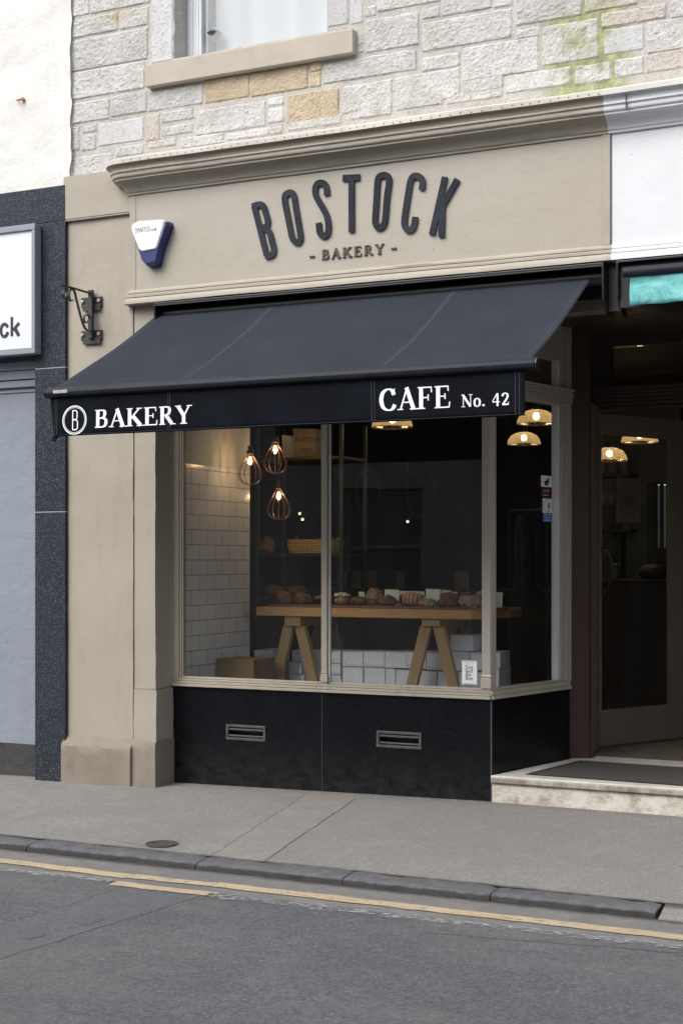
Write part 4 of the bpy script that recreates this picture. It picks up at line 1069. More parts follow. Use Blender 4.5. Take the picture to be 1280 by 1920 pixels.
# shop sign of the neighbour
yS = -.30
sxr = X_(65, yS); szt_ = Z_(62, 418, yS); szb_ = Z_(62, 662, yS); L_ = 2.6
S_ = empty('shop_sign', (sxr-1.3, yS, szb_), 'white panel sign in a grey box frame ending in the black letters ck', 'sign')
mb = MB(); fw = X_(65, yS)-X_(58.5, yS); fh = .040
mb.box(sxr-L_, sxr, yS, -.231, szt_-fh, szt_); mb.box(sxr-L_, sxr, yS, -.231, szb_, szb_+fh); mb.box(sxr-fw, sxr, yS, -.231, szb_+fh, szt_-fh); mb.box(sxr-L_, sxr-L_+fw, yS, -.231, szb_+fh, szt_-fh)
finish('sign_frame', mb, 'grey_trim', S_, bev=.004)
mb = MB(); mb.box(sxr-L_+fw, sxr-fw, yS+.016, -.24, szb_+fh, szt_-fh); finish('sign_panel', mb, 'sign_white', S_)
yt_ = yS+.016
def pts_plane(pts, Y, ox=0, oy=0, s=1.0):
    out = []
    for (x, y) in pts: p = P(ox+x/s, oy+y/s, Y); out.append(Vector((p.x, p.z)))
    return out
O3 = Vector((0, 0, 0)); UX = Vector((1, 0, 0)); UZ = Vector((0, 0, 1))
def plane_strokes(strokes, Y, ox, oy, s, wid, h, sm=5):
    mb = MB(); k = 0
    for st in strokes:
        closed = st.get('closed', False); pts = pts_plane(st['p'], Y, ox, oy, s)
        if st.get('s', True): pts = smooth2(pts, sm, closed)
        ribbon(mb, pts, st.get('w', wid), Vector((0, Y, 0)), UX, UZ, Vector((0, -1, 0)), h+k*.0004, closed); k += 1
    mb.keep = True; bmesh.ops.recalc_face_normals(mb.bm, faces=mb.bm.faces[:])
    return mb
mb = plane_strokes([{'p': [(22.3, 594), (22.3, 630)], 's': False}, {'p': [(36, 605), (25, 619)], 's': False, 'w': .02}, {'p': [(27.5, 614), (35.5, 629)], 's': False, 'w': .023},
    {'p': [(14.6, 613), (12, 608.5), (7.5, 607.5), (3.2, 612), (2, 620), (3.6, 627.5), (8, 630.5), (12.5, 628), (14.8, 622)]}], yt_, 0, 0, 1, .019, .003)
finish('lettering', mb, 'ink', S_)

# right-hand neighbour: white painted fascia over the same cornice
RB = empty('white_fascia_shopfront', (1.6, YFAS, zf_bb), 'white painted fascia and cornice of the next shop, right of the taupe fascia', 'shopfront')
XE = 3.6
o = finish('cornice', sweep(CORN, XE, XPAINT+.0005, False), 'white_fascia', RB, smooth=True)
MT['lead_white'] = paint('white_flashing_paint', (.68, .66, .62), k=.5, seed=14)
o = finish('cornice_flashing', sweep(FL, XE, XPAINT+.0005, False), 'lead_white', RB, smooth=True)
o = finish('fascia_moulding', sweep(LOWM, XE, XPAINT+.0205, False), 'white_fascia', RB, smooth=True)
mb = MB(); mb.box(XFR+.004, XE, YFAS+.002, .1, zf_bb, CORN[-1][1]+.03); finish('fascia', mb, 'white_fascia', RB)
mb = MB(); mb.box(XFR+.0, XFR+.004, YFAS-.004, .1, zf_b, zf_t); finish('fascia_joint', mb, 'ink_grey', RB)
mb = MB(); jx = X_(1175, YFAS-.1); 
mb.box(jx, jx+.003, YFAS-.1295, YFAS-.1, CORN[9][1]+.01, CORN[-2][1]-.004); finish('cornice_joint', mb, 'ink_grey', RB)

# ------------------------------------------------------------------ awning
AX0, AX1 = -2.137, .655
YA0, ZA0, YA1, ZA1 = -.20, 2.955, -1.327, 2.345
AW = empty('awning', ((AX0+AX1)/2, -.25, 2.9), 'open charcoal canvas awning with navy valance lettered BAKERY and CAFE No. 42', 'awning')
hx0 = X_(287, -.30); hx1 = X_(1131, -.30); hz = Z_(1130, 491, -.30)
mb = MB(); mb.box(hx0, hx1, -.30, -.03, hz-.012, hz); mb.box(hx0, hx1, -.10, -.062, hz-.16, hz-.012)
mb.slab([(hx0, -.30, hz-.012), (hx0, -.285, hz-.20), (hx0, -.20, hz-.25), (hx0, -.10, hz-.25), (hx0, -.10, hz-.012)], (.012, 0, 0))
mb.slab([(hx1-.012, -.30, hz-.012), (hx1-.012, -.285, hz-.20), (hx1-.012, -.22, hz-.26), (hx1-.012, -.10, hz-.26), (hx1-.012, -.10, hz-.012)], (.012, 0, 0))
mb.box(hx0, hx1, -.298, -.286, hz-.022, hz-.012)
finish('awning_box', mb, 'black_metal', AW, bev=.003)
mb = MB(); mb.tube([(hx0+.02, -.19, hz-.06), (hx1-.02, -.19, hz-.06)], .045, 20); finish('roller_tube', mb, 'black_metal', AW, smooth=True)
def canopy_pt(t, s):
    x = AX0+(AX1-AX0)*t; sag = -.028*math.sin(math.pi*s)*(1-.25*math.cos(4*math.pi*t)*.6)
    return Vector((x, YA0+(YA1-YA0)*s, ZA0+(ZA1-ZA0)*s+sag+  .007*noise.noise(Vector((t*7, s*2.2, 0)))*math.sin(math.pi*min(1, s*1.02))))
mb = MB(); nt, ns = 60, 16; g = [[mb.bm.verts.new(canopy_pt(i/nt, j/ns)) for j in range(ns+1)] for i in range(nt+1)]
for i in range(nt):
    for j in range(ns): mb.bm.faces.new((g[i][j], g[i][j+1], g[i+1][j+1], g[i+1][j]))
mb.keep = True; co = finish('canopy', mb, 'fabric', AW, smooth=True)
sd = co.modifiers.new('thickness', 'SOLIDIFY'); sd.thickness = .003; sd.offset = 0
def tX(px, py, s):   # t on the canopy for a picture point
    y = YA0+(YA1-YA0)*s; return (X_(px, y)-AX0)/(AX1-AX0)
ts1 = tX(338, 712, .97); ts2 = tX(712, 690, .97)
def seam(ts, ds, ww=.0022):
    mb = MB()
    for t in ts:
        for dd in ds:
            pts = [canopy_pt(t+dd/(AX1-AX0), k/24)+Vector((0, 0, .0025)) for k in range(25)]
            for a, b in zip(pts[:-1], pts[1:]):
                v = [mb.bm.verts.new(p) for p in (a+Vector((-ww/2, 0, 0)), b+Vector((-ww/2, 0, 0)), b+Vector((ww/2, 0, 0)), a+Vector((ww/2, 0, 0)))]
                mb.bm.faces.new(v)
    return mb
finish('seam', seam([ts1], (-.006, .006), .0022), 'stitch', AW); finish('seam', seam([ts2], (-.006, .006), .0022), 'stitch', AW); finish('seam', seam([0], (.018, .03), .0015), 'stitch', AW); finish('seam', seam([1], (-.018, -.034), .0018), 'stitch', AW)
# front bar: half-round profile
bz = 2.338; pr = [(YA1+.012, bz+.020), (YA1-.012, bz+.024), (YA1-.034, bz+.012), (YA1-.042, bz-.008), (YA1-.034, bz-.026), (YA1-.014, bz-.034), (YA1+.012, bz-.034)]
bx0, bx1 = X_(87, YA1-.02), X_(1004, YA1-.02)
mb = MB(); mb.slab([(bx0, y, z) for y, z in pr], (bx1-bx0, 0, 0)); MT['bar'] = simple('satin_charcoal_bar', (.020, .023, .030), .55, .2, 8, .1, 50, spec=.2); finish('front_bar', mb, 'bar', AW, bev=.004, smooth=True)
for (xa, xb) in ((bx0-.006, bx0-.0005), (bx1+.0005, bx1+.010)):
    mb = MB(); mb.slab([(xa, y+(y-YA1)*.05, z+(z-bz)*.08) for y, z in pr], (xb-xa, 0, 0)); finish('bar_end_cap', mb, 'black_metal', AW, bev=.003)
q0 = P(100, 750, YA1-.042); mb = MB(); mb.box(q0.x, q0.x+.095, YA1-.0445, YA1-.0425, bz-.014, bz+.004); finish('maker_plate', mb, 'bolt', AW)
# folding arms under the canopy
for sx in (-1, 1):
    xa = AX0+.25 if sx < 0 else AX1-.25; xm = xa-sx*.42*-1 if False else xa+(-sx)*.5
    mb = MB(); mb.tube([(xa, -.16, 2.86), (xm, -.72, 2.585)], .018, 10); mb.tube([(xm, -.72, 2.585), (xa, -1.30, 2.325)], .014, 10); mb.disc((xm, -.72, 2.61), .028, (0, 0, 1), .05, 16); finish('folding_arm', mb, 'black_metal', AW, smooth=True)
# valance: hangs from the bar with soft waves
YV = YA1-.006; VX0, VX1 = X_(96, YV), X_(984, YV); VZ1, VZ0 = bz-.030, 2.088
def val_y(x, z): s = (VZ1-z)/(VZ1-VZ0); return YV+.010*s*math.sin(x*3.1+1)*math.cos(x*1.3)+.006*s*noise.noise(Vector((x*4, z*3, 0)))
mb = MB(); nt, ns = 110, 8; g = []
for i in range(nt+1):
    x = VX0+(VX1-VX0)*i/nt
    col = []
    for j in range(ns+1):
        z = VZ1+(VZ0-VZ1)*j/ns; xx = x
        if i <= 3: xx = x+.03*(j/ns)*(1-i/4)-.006
        col.append(mb.bm.verts.new((xx, val_y(x, z), z)))
    g.append(col)
for i in range(nt):
    for j in range(ns): mb.bm.faces.new((g[i][j], g[i+1][j], g[i+1][j+1], g[i][j+1]))
va = finish('valance', mb, 'valance', AW, smooth=True); sd = va.modifiers.new('thickness', 'SOLIDIFY'); sd.thickness = .0025; sd.offset = 0
# loose end of the hem tape at the left corner
mb = MB(); p0 = Vector((VX0+.02, YV, VZ0+.004)); mb.slab([p0, p0+Vector((.05, 0, .012)), p0+Vector((.03, 0, -.006)), p0+Vector((.008, 0, -.035)), p0+Vector((-.012, 0, -.028))], (0, -.004, 0)); finish('hem_tape', mb, 'valance', AW)
# stitching
mb = MB(); x = VX0+.02
while x < VX1-.004:
    mb.box(x, x+.005, val_y(x, VZ0+.01)-.0032, val_y(x, VZ0+.01)-.001, VZ0+.007, VZ0+.009); x += .010
for xx in (X_(317, YV)-.006, X_(317, YV)+.006, X_(699, YV)-.008, X_(699, YV)+.008, VX0+.03, VX0+.042, VX1-.028, VX1-.048):
    z = VZ0+.012
    while z < VZ1-.002: mb.box(xx-.0009, xx+.0009, val_y(xx, z)-.0032, val_y(xx, z)-.001, z, z+.006); z += .009
finish('stitching', mb, 'stitch', AW)

# ------------------------------------------------------------------ serif lettering
T_, t_ = .17, .055
def ser(x0, x1, y): return {'p': [(x0, y), (x1, y)], 'w': .05, 's': False}
def stem(x, y0=0, y1=1, w=T_): return {'p': [(x, y0), (x, y1)], 'w': w, 's': False}
def ln(a, b, w): return {'p': [a, b], 'w': w, 's': False}
def arc(pts, thin=.06, thick=.17, closed=False): return {'p': pts, 'auto': (thin, thick), 'closed': closed}
BOWL = arc([(.16, .965), (.34, .97), (.47, .91), (.50, .76), (.45, .60), (.33, .535), (.16, .53)])
GL = {
 'B': (.68, [stem(.15), ser(0, .3, .025), ser(0, .3, .975), BOWL, arc([(.16, .53), (.38, .525), (.54, .44), (.57, .27), (.51, .10), (.36, .035), (.16, .03)])]),
 'A': (.78, [ln((.10, 0), (.385, 1.0), .07), ln((.36, 1.02), (.67, 0), T_), ln((.19, .34), (.55, .34), .055), ser(-.03, .22, .025), ser(.50, .84, .025)]),
 'K': (.80, [stem(.15), ser(0, .3, .025), ser(0, .3, .975), ln((.18, .40), (.62, .97), .07), ln((.31, .56), (.70, .02), T_), ser(.48, .76, .975), ser(.50, .86, .025)]),
 'E': (.68, [stem(.15), ser(0, .15, .025), ser(0, .15, .975), ln((.15, .972), (.57, .972), .06), ln((.15, .53), (.42, .53), .055), ln((.15, .03), (.60, .03), .06), ln((.565, 1.0), (.575, .76), .05), ln((.44, .66), (.44, .40), .05), ln((.61, .0), (.635, .28), .05)]),
 'R': (.76, [stem(.15), ser(0, .3, .025), ser(0, .3, .975), BOWL, ln((.32, .53), (.62, .03), T_*.95), ser(.52, .80, .025)]),
 'Y': (.72, [ln((.09, .98), (.37, .45), T_*.95), ln((.63, .98), (.39, .45), .07), stem(.37, 0, .50, T_*.95), ser(-.05, .24, .975), ser(.50, .77, .975), ser(.20, .54, .025)]),
 'C': (.76, [arc([(.64, .72), (.58, .88), (.45, .975), (.30, .95), (.15, .80), (.09, .5), (.15, .20), (.30, .05), (.47, .02), (.60, .10), (.68, .26)], .055, .19), ln((.655, 1.0), (.665, .70), .045)]),
 'F': (.66, [stem(.15), ser(0, .32, .025), ser(0, .15, .975), ln((.15, .972), (.58, .972), .06), ln((.15, .51), (.44, .51), .055), ln((.575, 1.0), (.59, .74), .05), ln((.45, .65), (.45, .37), .05)]),
 'N': (.86, [stem(.13, 0, 1, .06), ln((.10, .99), (.68, .03), .17), stem(.70, 0, 1, .06), ser(-.03, .18, .975), ser(-.03, .28, .025), ser(.56, .86, .975)]),
 'o': (.58, [arc([(.27, .65), (.11, .55), (.06, .33), (.11, .10), (.27, .0), (.43, .10), (.48, .33), (.43, .55)], .06, .16, True)]),
 '.': (.30, [ln((.02, .08), (.18, .08), .16)]),
 ' ': (.30, []),
 '4': (.66, [ln((.40, .98), (.04, .34), .07), ln((.03, .29), (.60, .29), .08), stem(.42, -.05, .98, .15)]),
 '2': (.60, [arc([(.06, .72), (.14, .90), (.29, .95), (.44, .84), (.44, .62), (.27, .32), (.08, .08)], .07, .17), ln((.04, .06), (.48, .06), .12), ln((.50, .0), (.53, .26), .05)]),
 '-': (.5, [ln((.05, .42), (.42, .42), .14)]),
}
def serif_text(mb, txt, o, u, v, nrm, cap, width=None, h=.001, gap=.06, follow=None, bold=1.0):
    tot = sum(GL[c_][0] for c_ in txt)+gap*(len(txt)-1); sx = (width/tot) if width else cap; x = 0; k = 0
    for c_ in txt:
        wd, sts = GL[c_]
        for st in sts:
            pts = [Vector(p) for p in st['p']]
            if 'auto' in st:
                pts = smooth2(pts, 6, st['closed'])
                W_ = [a*bold for a in autow(pts, *st['auto'])]
                if st['closed']:
                    W_ = []; n = len(pts)
                    for i in range(n): d = pts[(i+1) % n]-pts[(i-1) % n]; W_.append(.06+.10*(abs(d.y)/d.length)**1.4)
                ribbon(mb, [Vector(((x+p.x)*sx, p.y*cap)) for p in pts], [a*(sx+cap)/2 for a in W_], o, u, v, nrm, h+(k % 9)*.00012, st['closed'])
            else:
                a, b = pts; ww = st['w']*bold
                if abs(a.y-b.y) < 1e-6: w_ = ww*cap
                else: w_ = ww*sx
                ribbon(mb, [Vector(((x+p.x)*sx, p.y*cap)) for p in (a, b)], w_, o, u, v, nrm, h+(k % 9)*.00012)
            k += 1
        x += wd+gap
    mb.keep = True; bmesh.ops.recalc_face_normals(mb.bm, faces=mb.bm.faces[:])
    return mb
NF = Vector((0, -1, 0)); YVT = YV-.011
def vtext(txt, pxl, pyl, pxr, cap, name='lettering', h=.012, gap=.06):
    a = P(pxl, pyl, YVT); b = P(pxr, pyl, YVT)
    mb = MB(); serif_text(mb, txt, Vector((a.x, YVT+.0, a.z)), UX, UZ, NF, cap, b.x-a.x, .001, gap)
    # drape the flat letters onto the waving canvas
    for v in mb.bm.verts: d = (YVT-v.co.y); v.co.y = val_y(v.co.x, v.co.z)-.0018-d*.6
    return finish(name, mb, 'white_print', AW)
vtext('BAKERY', 177, 802, 356.5, .098)
vtext('CAFE', 709, 770, 843, .108)
vtext('No. 42', 863.5, 762.8, 953.5, .060, gap=.08)
ec = P(138.4, 787.3, YVT)
mb = MB()
for (r_, w_) in ((.078, .0065), (.0695, .0028)):
    pts = [Vector((math.cos(2*math.pi*k/48)*r_, math.sin(2*math.pi*k/48)*r_)) for k in range(48)]; ribbon(mb, pts, w_, ec, UX, UZ, NF, .001, True)
bs = [[(-.012, .055), (-.012, -.055)], [(-.012, .053), (.008, .053), (.017, .045), (.017, .012), (.010, .003), (-.012, .003)], [(-.012, .001), (.011, .001), (.020, -.008), (.020, -.044), (.012, -.053), (-.012, -.053)]]
for k, pts in enumerate(bs): ribbon(mb, [Vector(p) for p in pts], .0065, ec, UX, UZ, NF, .001+.0003*k)
mb.keep = True; bmesh.ops.recalc_face_normals(mb.bm, faces=mb.bm.faces[:])
for v in mb.bm.verts: d = (YVT-v.co.y); v.co.y = val_y(v.co.x, v.co.z)-.0018-d*.6
finish('emblem', mb, 'white_print', AW)

# big letters on the fascia
SG = empty('bakery_name_sign', P(655, 480, YFAS), 'raised dark letters BOSTOCK over smaller - BAKERY - on the taupe fascia', 'sign')
YL = YFAS-.014
LET = {
 'B': [{'p': [(99, 236), (165, 497)], 's': False}, {'p': [(88, 241), (128, 229), (148, 240), (158, 270), (170, 315), (166, 340), (150, 350), (128, 356)]}, {'p': [(128, 352), (160, 356), (180, 378), (193, 425), (202, 465), (195, 488), (178, 497), (158, 499)]}],
 'O': [{'p': [(284, 167), (262, 180), (259, 210), (270, 270), (286, 350), (297, 400), (312, 422), (330, 427), (341, 410), (340, 385), (330, 325), (318, 255), (309, 195), (300, 172)], 'closed': True}],
 'S': [{'p': [(479, 182), (477, 145), (466, 122), (447, 116), (428, 122), (418, 145), (421, 180), (440, 218), (466, 262), (482, 305), (487, 350), (482, 380), (468, 393), (450, 388), (440, 368), (436, 325)]}],
 'T': [{'p': [(561, 92), (651, 87)], 's': False}, {'p': [(607, 96), (608, 374)], 's': False}],
 'O2': [{'p': [(776, 76), (752, 84), (743, 110), (738, 190), (731, 300), (733, 330), (746, 350), (762, 348), (777, 330), (784, 290), (792, 190), (803, 110), (797, 84)], 'closed': True}],
 'C': [{'p': [(972, 153), (978, 122), (972, 94), (948, 80), (926, 86), (913, 112), (905, 160), (894, 230), (883, 310), (887, 345), (905, 363), (926, 354), (936, 325), (940, 294)]}],
 'K': [{'p': [(1095, 85), (1027, 388)], 's': False}, {'p': [(1160, 97), (1068, 262)], 's': False}, {'p': [(1082, 185), (1077, 400)], 's': False}],
}
for k, st in LET.items():
    mb = MB(); i = 0
    for s_ in st:
        pts = pts_plane(s_['p'], YL, 440, 300, 2.783)
        if s_.get('s', True): pts = smooth2(pts, 5, s_.get('closed', False))
        ribbon(mb, pts, .037, Vector((0, YL+.007, 0)), UX, UZ, NF, .007+i*.0005, s_.get('closed', False)); i += 1
    # back faces are closed by short stand-off pins
    cx = sum(v.co.x for v in mb.bm.verts)/len(mb.bm.verts)
    mb.keep = True; bmesh.ops.recalc_face_normals(mb.bm, faces=mb.bm.faces[:])
    ps = pts_plane(st[0]['p'], YL, 440, 300, 2.783)
    for p in (ps[0].lerp(ps[1], .2), ps[-2].lerp(ps[-1], .8) if k not in ('O', 'O2') else ps[len(ps)//2]): mb.tube([(p.x, YL+.008, p.y), (p.x, YFAS, p.y)], .004, 6)
    finish('letter', mb, 'slate', SG)
a = P(440+455/2.783, 300+520/2.783, YFAS); b = P(440+778/2.783, 300+488/2.783, YFAS); d = (b-a); wd = d.length; u = d.normalized()
mb = MB(); serif_text(mb, 'BAKERY', Vector((a.x, YFAS, a.z)), u, UZ, NF, .058, wd, .009, .20, bold=1.1); finish('small_lettering', mb, 'bronze', SG)
for (x0, y0, x1, y1) in ((392, 505, 418, 502), (818, 463, 845, 460)):
    p, q = P(440+x0/2.783, 300+y0/2.783, YFAS), P(440+x1/2.783, 300+y1/2.783, YFAS)
    mb = MB(); ribbon(mb, [Vector((p.x, p.z)), Vector((q.x, q.z))], .010, Vector((0, YFAS, 0)), UX, UZ, NF, .009); finish('dash', mb, 'bronze', SG)

# sans text through the built-in font
def sans(txt, size, o, u, v, mat, parent, name='lettering', thick=0.0, align='LEFT', sx=1.0):
    c_ = bpy.data.curves.new('t', 'FONT'); c_.body = txt; c_.size = 1; c_.align_x = align; c_.offset = thick; c_.resolution_u = 3
    ob = bpy.data.objects.new('t', c_); COL.objects.link(ob); dg = bpy.context.evaluated_depsgraph_get(); dg.update()
    me = ob.evaluated_get(dg).to_mesh(); mb = MB(); u, v = Vector(u).normalized(), Vector(v).normalized(); n = u.cross(v)
    vs = [mb.bm.verts.new(Vector(o)+u*(p.co.x*size*sx)+v*(p.co.y*size)) for p in me.vertices]
    for f in me.polygons:
        try: mb.bm.faces.new([vs[i] for i in f.vertices])
        except ValueError: pass
    bpy.data.objects.remove(ob); mb.keep = True
    r = bmesh.ops.extrude_face_region(mb.bm, geom=mb.bm.faces[:]); 
    for g_ in r['geom']:
        if isinstance(g_, bmesh.types.BMVert): g_.co -= n*.0006
    bmesh.ops.recalc_face_normals(mb.bm, faces=mb.bm.faces[:])
    return finish(name, mb, mat, parent)

# ------------------------------------------------------------------ alarm box
def alarm():
    Y0 = YFAS; top_l, top_r = P(246, 421, Y0-.06), P(310, 411, Y0-.06)
    E = empty('burglar_alarm_box', P(282, 498, Y0), 'white and dark blue wedge shaped burglar alarm box on the left of the fascia', 'alarm box')
    def outline(sc_, Y, o_=0.0):
        # in picture coordinates of the front face
        pts = [(249, 418), (258, 413.5), (302, 410.5), (311, 414), (313, 420), (297, 466), (291, 493), (272, 497), (263, 487), (246, 432), (245, 424)]
        return [P(x, y, Y) for x, y in pts]
    def shape(Yf, Yb, grow, mat, name, zmin=None):
        mb = MB(); f = outline(1, YFAS-.075); c_ = sum(f, Vector())/len(f)
        fr = [c_+(p-c_)*(1-.06) for p in f]; bk = [c_+(p-c_)*(1+grow) for p in f]
        A = [mb.bm.verts.new((p.x, Yf, p.z)) for p in fr]; M_ = [mb.bm.verts.new((c_.x+(p.x-c_.x), Yf+.02, c_.z+(p.z-c_.z))) for p in f]; Bk = [mb.bm.verts.new((p.x, Yb, p.z)) for p in bk]
        n = len(f); mb.bm.faces.new(A); mb.bm.faces.new(Bk[::-1])
        for X, Yy in ((A, M_), (M_, Bk)):
            for i in range(n): j = (i+1) % n; mb.bm.faces.new((X[i], X[j], Yy[j], Yy[i]))
        return mb, c_
    mb, c_ = shape(YFAS-.070, YFAS-.0005, .04, None, '')
    finish('base', mb, 'blue_plastic', E, bev=.004)
    # white cover over the upper two thirds, standing slightly proud
    pts = [(249, 418), (258, 413.5), (302, 410.5), (309, 413), (307, 424), (294, 464), (291, 467), (266, 472), (260, 468), (246, 432), (245, 424)]
    f = [P(x, y, YFAS-.078) for x, y in pts]; cc = sum(f, Vector())/len(f); mb = MB()
    A = [mb.bm.verts.new((cc.x+(p.x-cc.x)*.93, YFAS-.082, cc.z+(p.z-cc.z)*.95)) for p in f]; M_ = [mb.bm.verts.new((p.x, YFAS-.068, p.z)) for p in f]; K_ = [mb.bm.verts.new((cc.x+(p.x-cc.x)*1.02, YFAS-.03, cc.z+(p.z-cc.z)*1.01)) for p in f]
    n = len(f); mb.bm.faces.new(A); mb.bm.faces.new(K_[::-1])
    for X, Yy in ((A, M_), (M_, K_)):
        for i in range(n): j = (i+1) % n; mb.bm.faces.new((X[i], X[j], Yy[j], Yy[i]))
    finish('cover', mb, 'white_plastic', E, bev=.004)
    p = P(253, 436, YFAS-.083); p2 = P(299, 431.5, YFAS-.083)
    wT = (p2-p).length
    sans('SMARTUS', .046, Vector((p.x, YFAS-.0830, p.z-.003)), (1, 0, .02), UZ, 'ink_grey', E, sx=.56)
    sans('.co.uk', .032, Vector((p.x+.112, YFAS-.0832, p.z-.001)), (1, 0, .02), UZ, 'ink_red', E, sx=.6)
alarm()

# ------------------------------------------------------------------ wrought-iron hanging bracket
def bracket():
    Y = YPIL
    pt = P(168, 545, Y-.035); pb = P(171, 633, Y-.035)
    E = empty('sign_bracket', (pt.x, Y, pb.z), 'black wrought iron hanging sign bracket bolted to the taupe pilaster', 'bracket')
    cx = P(171, 590, Y-.03).x
    mb = MB(); mb.box(cx-.016, cx+.016, Y-.045, Y-.02, pb.z-.005, pt.z+.005); finish('upright', mb, 'iron', E, bev=.003)
    for (yy, nm) in ((569, 0), (631, 1)):
        a = P(153, yy, Y-.008); b = P(191.5, yy, Y-.008); zc = a.z-.01
        mb = MB(); mb.box(a.x, b.x, Y-.016, Y-.0005, zc-.02, zc+.045); mb.box(a.x+.018, b.x-.008, Y-.022, Y-.0165, zc-.045, zc-.005)
        fp = finish('fixing_plate', mb, 'iron', E, bev=.003)
        for xx in (a.x+.014, b.x-.018):
            mb = MB(); mb.disc((xx, Y-.026, zc+.018), .011, (0, -1, 0), .010, 12); mb.disc((xx, Y-.030, zc+.018), .005, (0, -1, 0), .005, 8); finish('bolt', mb, 'bolt', fp, bev=.001)
    # arm reaching out over the pavement with scrollwork below: lies in the plane x = cx
    zt = pt.z
    tip = PX(113, 538, cx)   # same x-plane, further out
    if tip.y > Y-.1: tip = Vector((cx, Y-.45, zt))
    reach = Y-.03-tip.y
    zt = tip.z*.5+zt*.5
    mb = MB(); mb.box(cx-.012, cx+.012, tip.y, Y-.02, zt-.004, zt+.004); finish('arm', mb, 'rust_iron', E, bev=.0015)
    def sc_(pts, w_=.009):
        mb = MB(); ps = smooth2([Vector((a_, b_)) for a_, b_ in pts], 6)
        ribbon(mb, ps, w_, Vector((cx-.009, Y-.03, zt)), Vector((0, -reach, 0)), Vector((0, 0, -reach)), Vector((1, 0, 0)), .018)
        mb.keep = True; bmesh.ops.recalc_face_normals(mb.bm, faces=mb.bm.faces[:]); return mb
    H = (zt-pb.z)/reach
    finish('scroll', sc_([(.60, .22), (.66, .26), (.72, .20), (.72, .10), (.64, .02), (.55, .06), (.48, .25*H), (.33, .62*H), (.20, .82*H), (.06, .84*H), (.01, .70*H), (.05, .55*H), (.16, .50*H), (.24, .58*H), (.22, .68*H), (.14, .69*H), (.12, .63*H)], .009), 'rust_iron', E)
    finish('scroll', sc_([(.84, .03), (.80, .13), (.86, .22), (.93, .18), (.92, .10)], .008), 'rust_iron', E)
    return tip, reach
bracket()

# ------------------------------------------------------------------ teal awning of the next shop (closed)
yT = -.33; tx0 = X_(1180, yT)
TE = empty('teal_awning', (tx0+1.0, -.2, 2.7), 'rolled-in awning with faded teal valance under the white fascia', 'awning')
rx0 = X_(1169, yT); rz = Z_(1200, 508, yT)
mb = MB(); mb.tube([(rx0+.0, yT, rz), (3.5, yT, rz)], .027, 18); finish('front_bar', mb, 'bar', TE, smooth=True)
hz2 = Z_(1160, 488, -.30); hb = X_(1154, -.30)
mb = MB(); mb.box(hb, 3.5, -.30, -.03, hz2-.012, hz2); mb.slab([(hb, -.30, hz2-.012), (hb, -.285, hz2-.19), (hb, -.20, hz2-.28), (hb, -.10, hz2-.28), (hb, -.10, hz2-.012)], (.012, 0, 0)); mb.box(hb+.012, 3.5, -.26, -.062, hz2-.25, hz2-.013); finish('awning_box', mb, 'black_metal', TE, bev=.003)
mb = MB(); nx_ = 40; g = []; vz1 = rz-.022; vz0 = Z_(1180, 572, yT)
for i in range(nx_+1):
    x = tx0+(3.4-tx0)*i/nx_
    g.append([mb.bm.verts.new((x, yT+.015*noise.noise(Vector((x*7, j*.4, 0))), vz1+(vz0-vz1)*j/6+(.006*noise.noise(Vector((x*9, 3, 1))) if j == 6 else 0))) for j in range(7)])
for i in range(nx_):
    for j in range(6): mb.bm.faces.new((g[i][j], g[i+1][j], g[i+1][j+1], g[i][j+1]))
va = finish('valance', mb, 'teal', TE, smooth=True); sd = va.modifiers.new('thickness', 'SOLIDIFY'); sd.thickness = .004
mb = MB(); mb.box(hx1+.002, hb-.002, -.20, -.062, hz-.25, hz+.004); finish('gap_cover', mb, 'black_metal', TE)

# ------------------------------------------------------------------ window display
YTB = .85
tz1 = Z_(650, 1141, YTB); tz0 = Z_(650, 1157.5, YTB)
tx_a, tx_b = X_(480, YTB), X_(882.5, YTB); e_ = P(958, 1140, YTB+.42)
mb = MB(); mb.prism([(tx_a, YTB), (tx_b, YTB), (e_.x, e_.y), (e_.x, YTB+.65), (tx_a, YTB+.65)], tz0, tz1)
tb = finish('trestle_table_top', mb, 'pine', bev=.003); tag(tb, 'thick knotty pine table top carrying the loaves in the shop window', 'table top')
def trestle(pxa, pxb, label):
    "header block pxa..pxb at its front end, legs splayed sideways"
    x0, x1 = X_(pxa, YTB+.02), X_(pxb, YTB+.02); cx = (x0+x1)/2; hz0 = Z_(pxa, 1174, YTB+.02)
    E = empty('trestle', (cx, YTB+.3, BEDZ), label, 'trestle', 'pine trestles under the table top')
    mb = MB(); mb.box(x0, x1, YTB+.02, YTB+.62, hz0, tz0-.0005); finish('top_beam', mb, 'pinev', E, bev=.003)
    for yy in (YTB+.04, YTB+.53):
        for sx in (-1, 1):
            mb = MB(); w_ = .085; sl_ = .26*(hz0+.0-BEDZ)
            xa = cx+sx*.006 if sx > 0 else cx-.006-w_*.9
            mb.slab([(xa, yy, hz0+.0), (xa+w_*.9, yy, hz0), (xa+w_*.9+sx*sl_, yy, BEDZ+.001), (xa+sx*sl_, yy, BEDZ+.001)], (0, .045, 0)); finish('leg', mb, 'pinev', E, bev=.002)
    return E
trestle(533, 563, 'pine A-frame trestle holding up the left part of the window table')
trestle(790, 824, 'pine A-frame trestle holding up the right part of the window table')

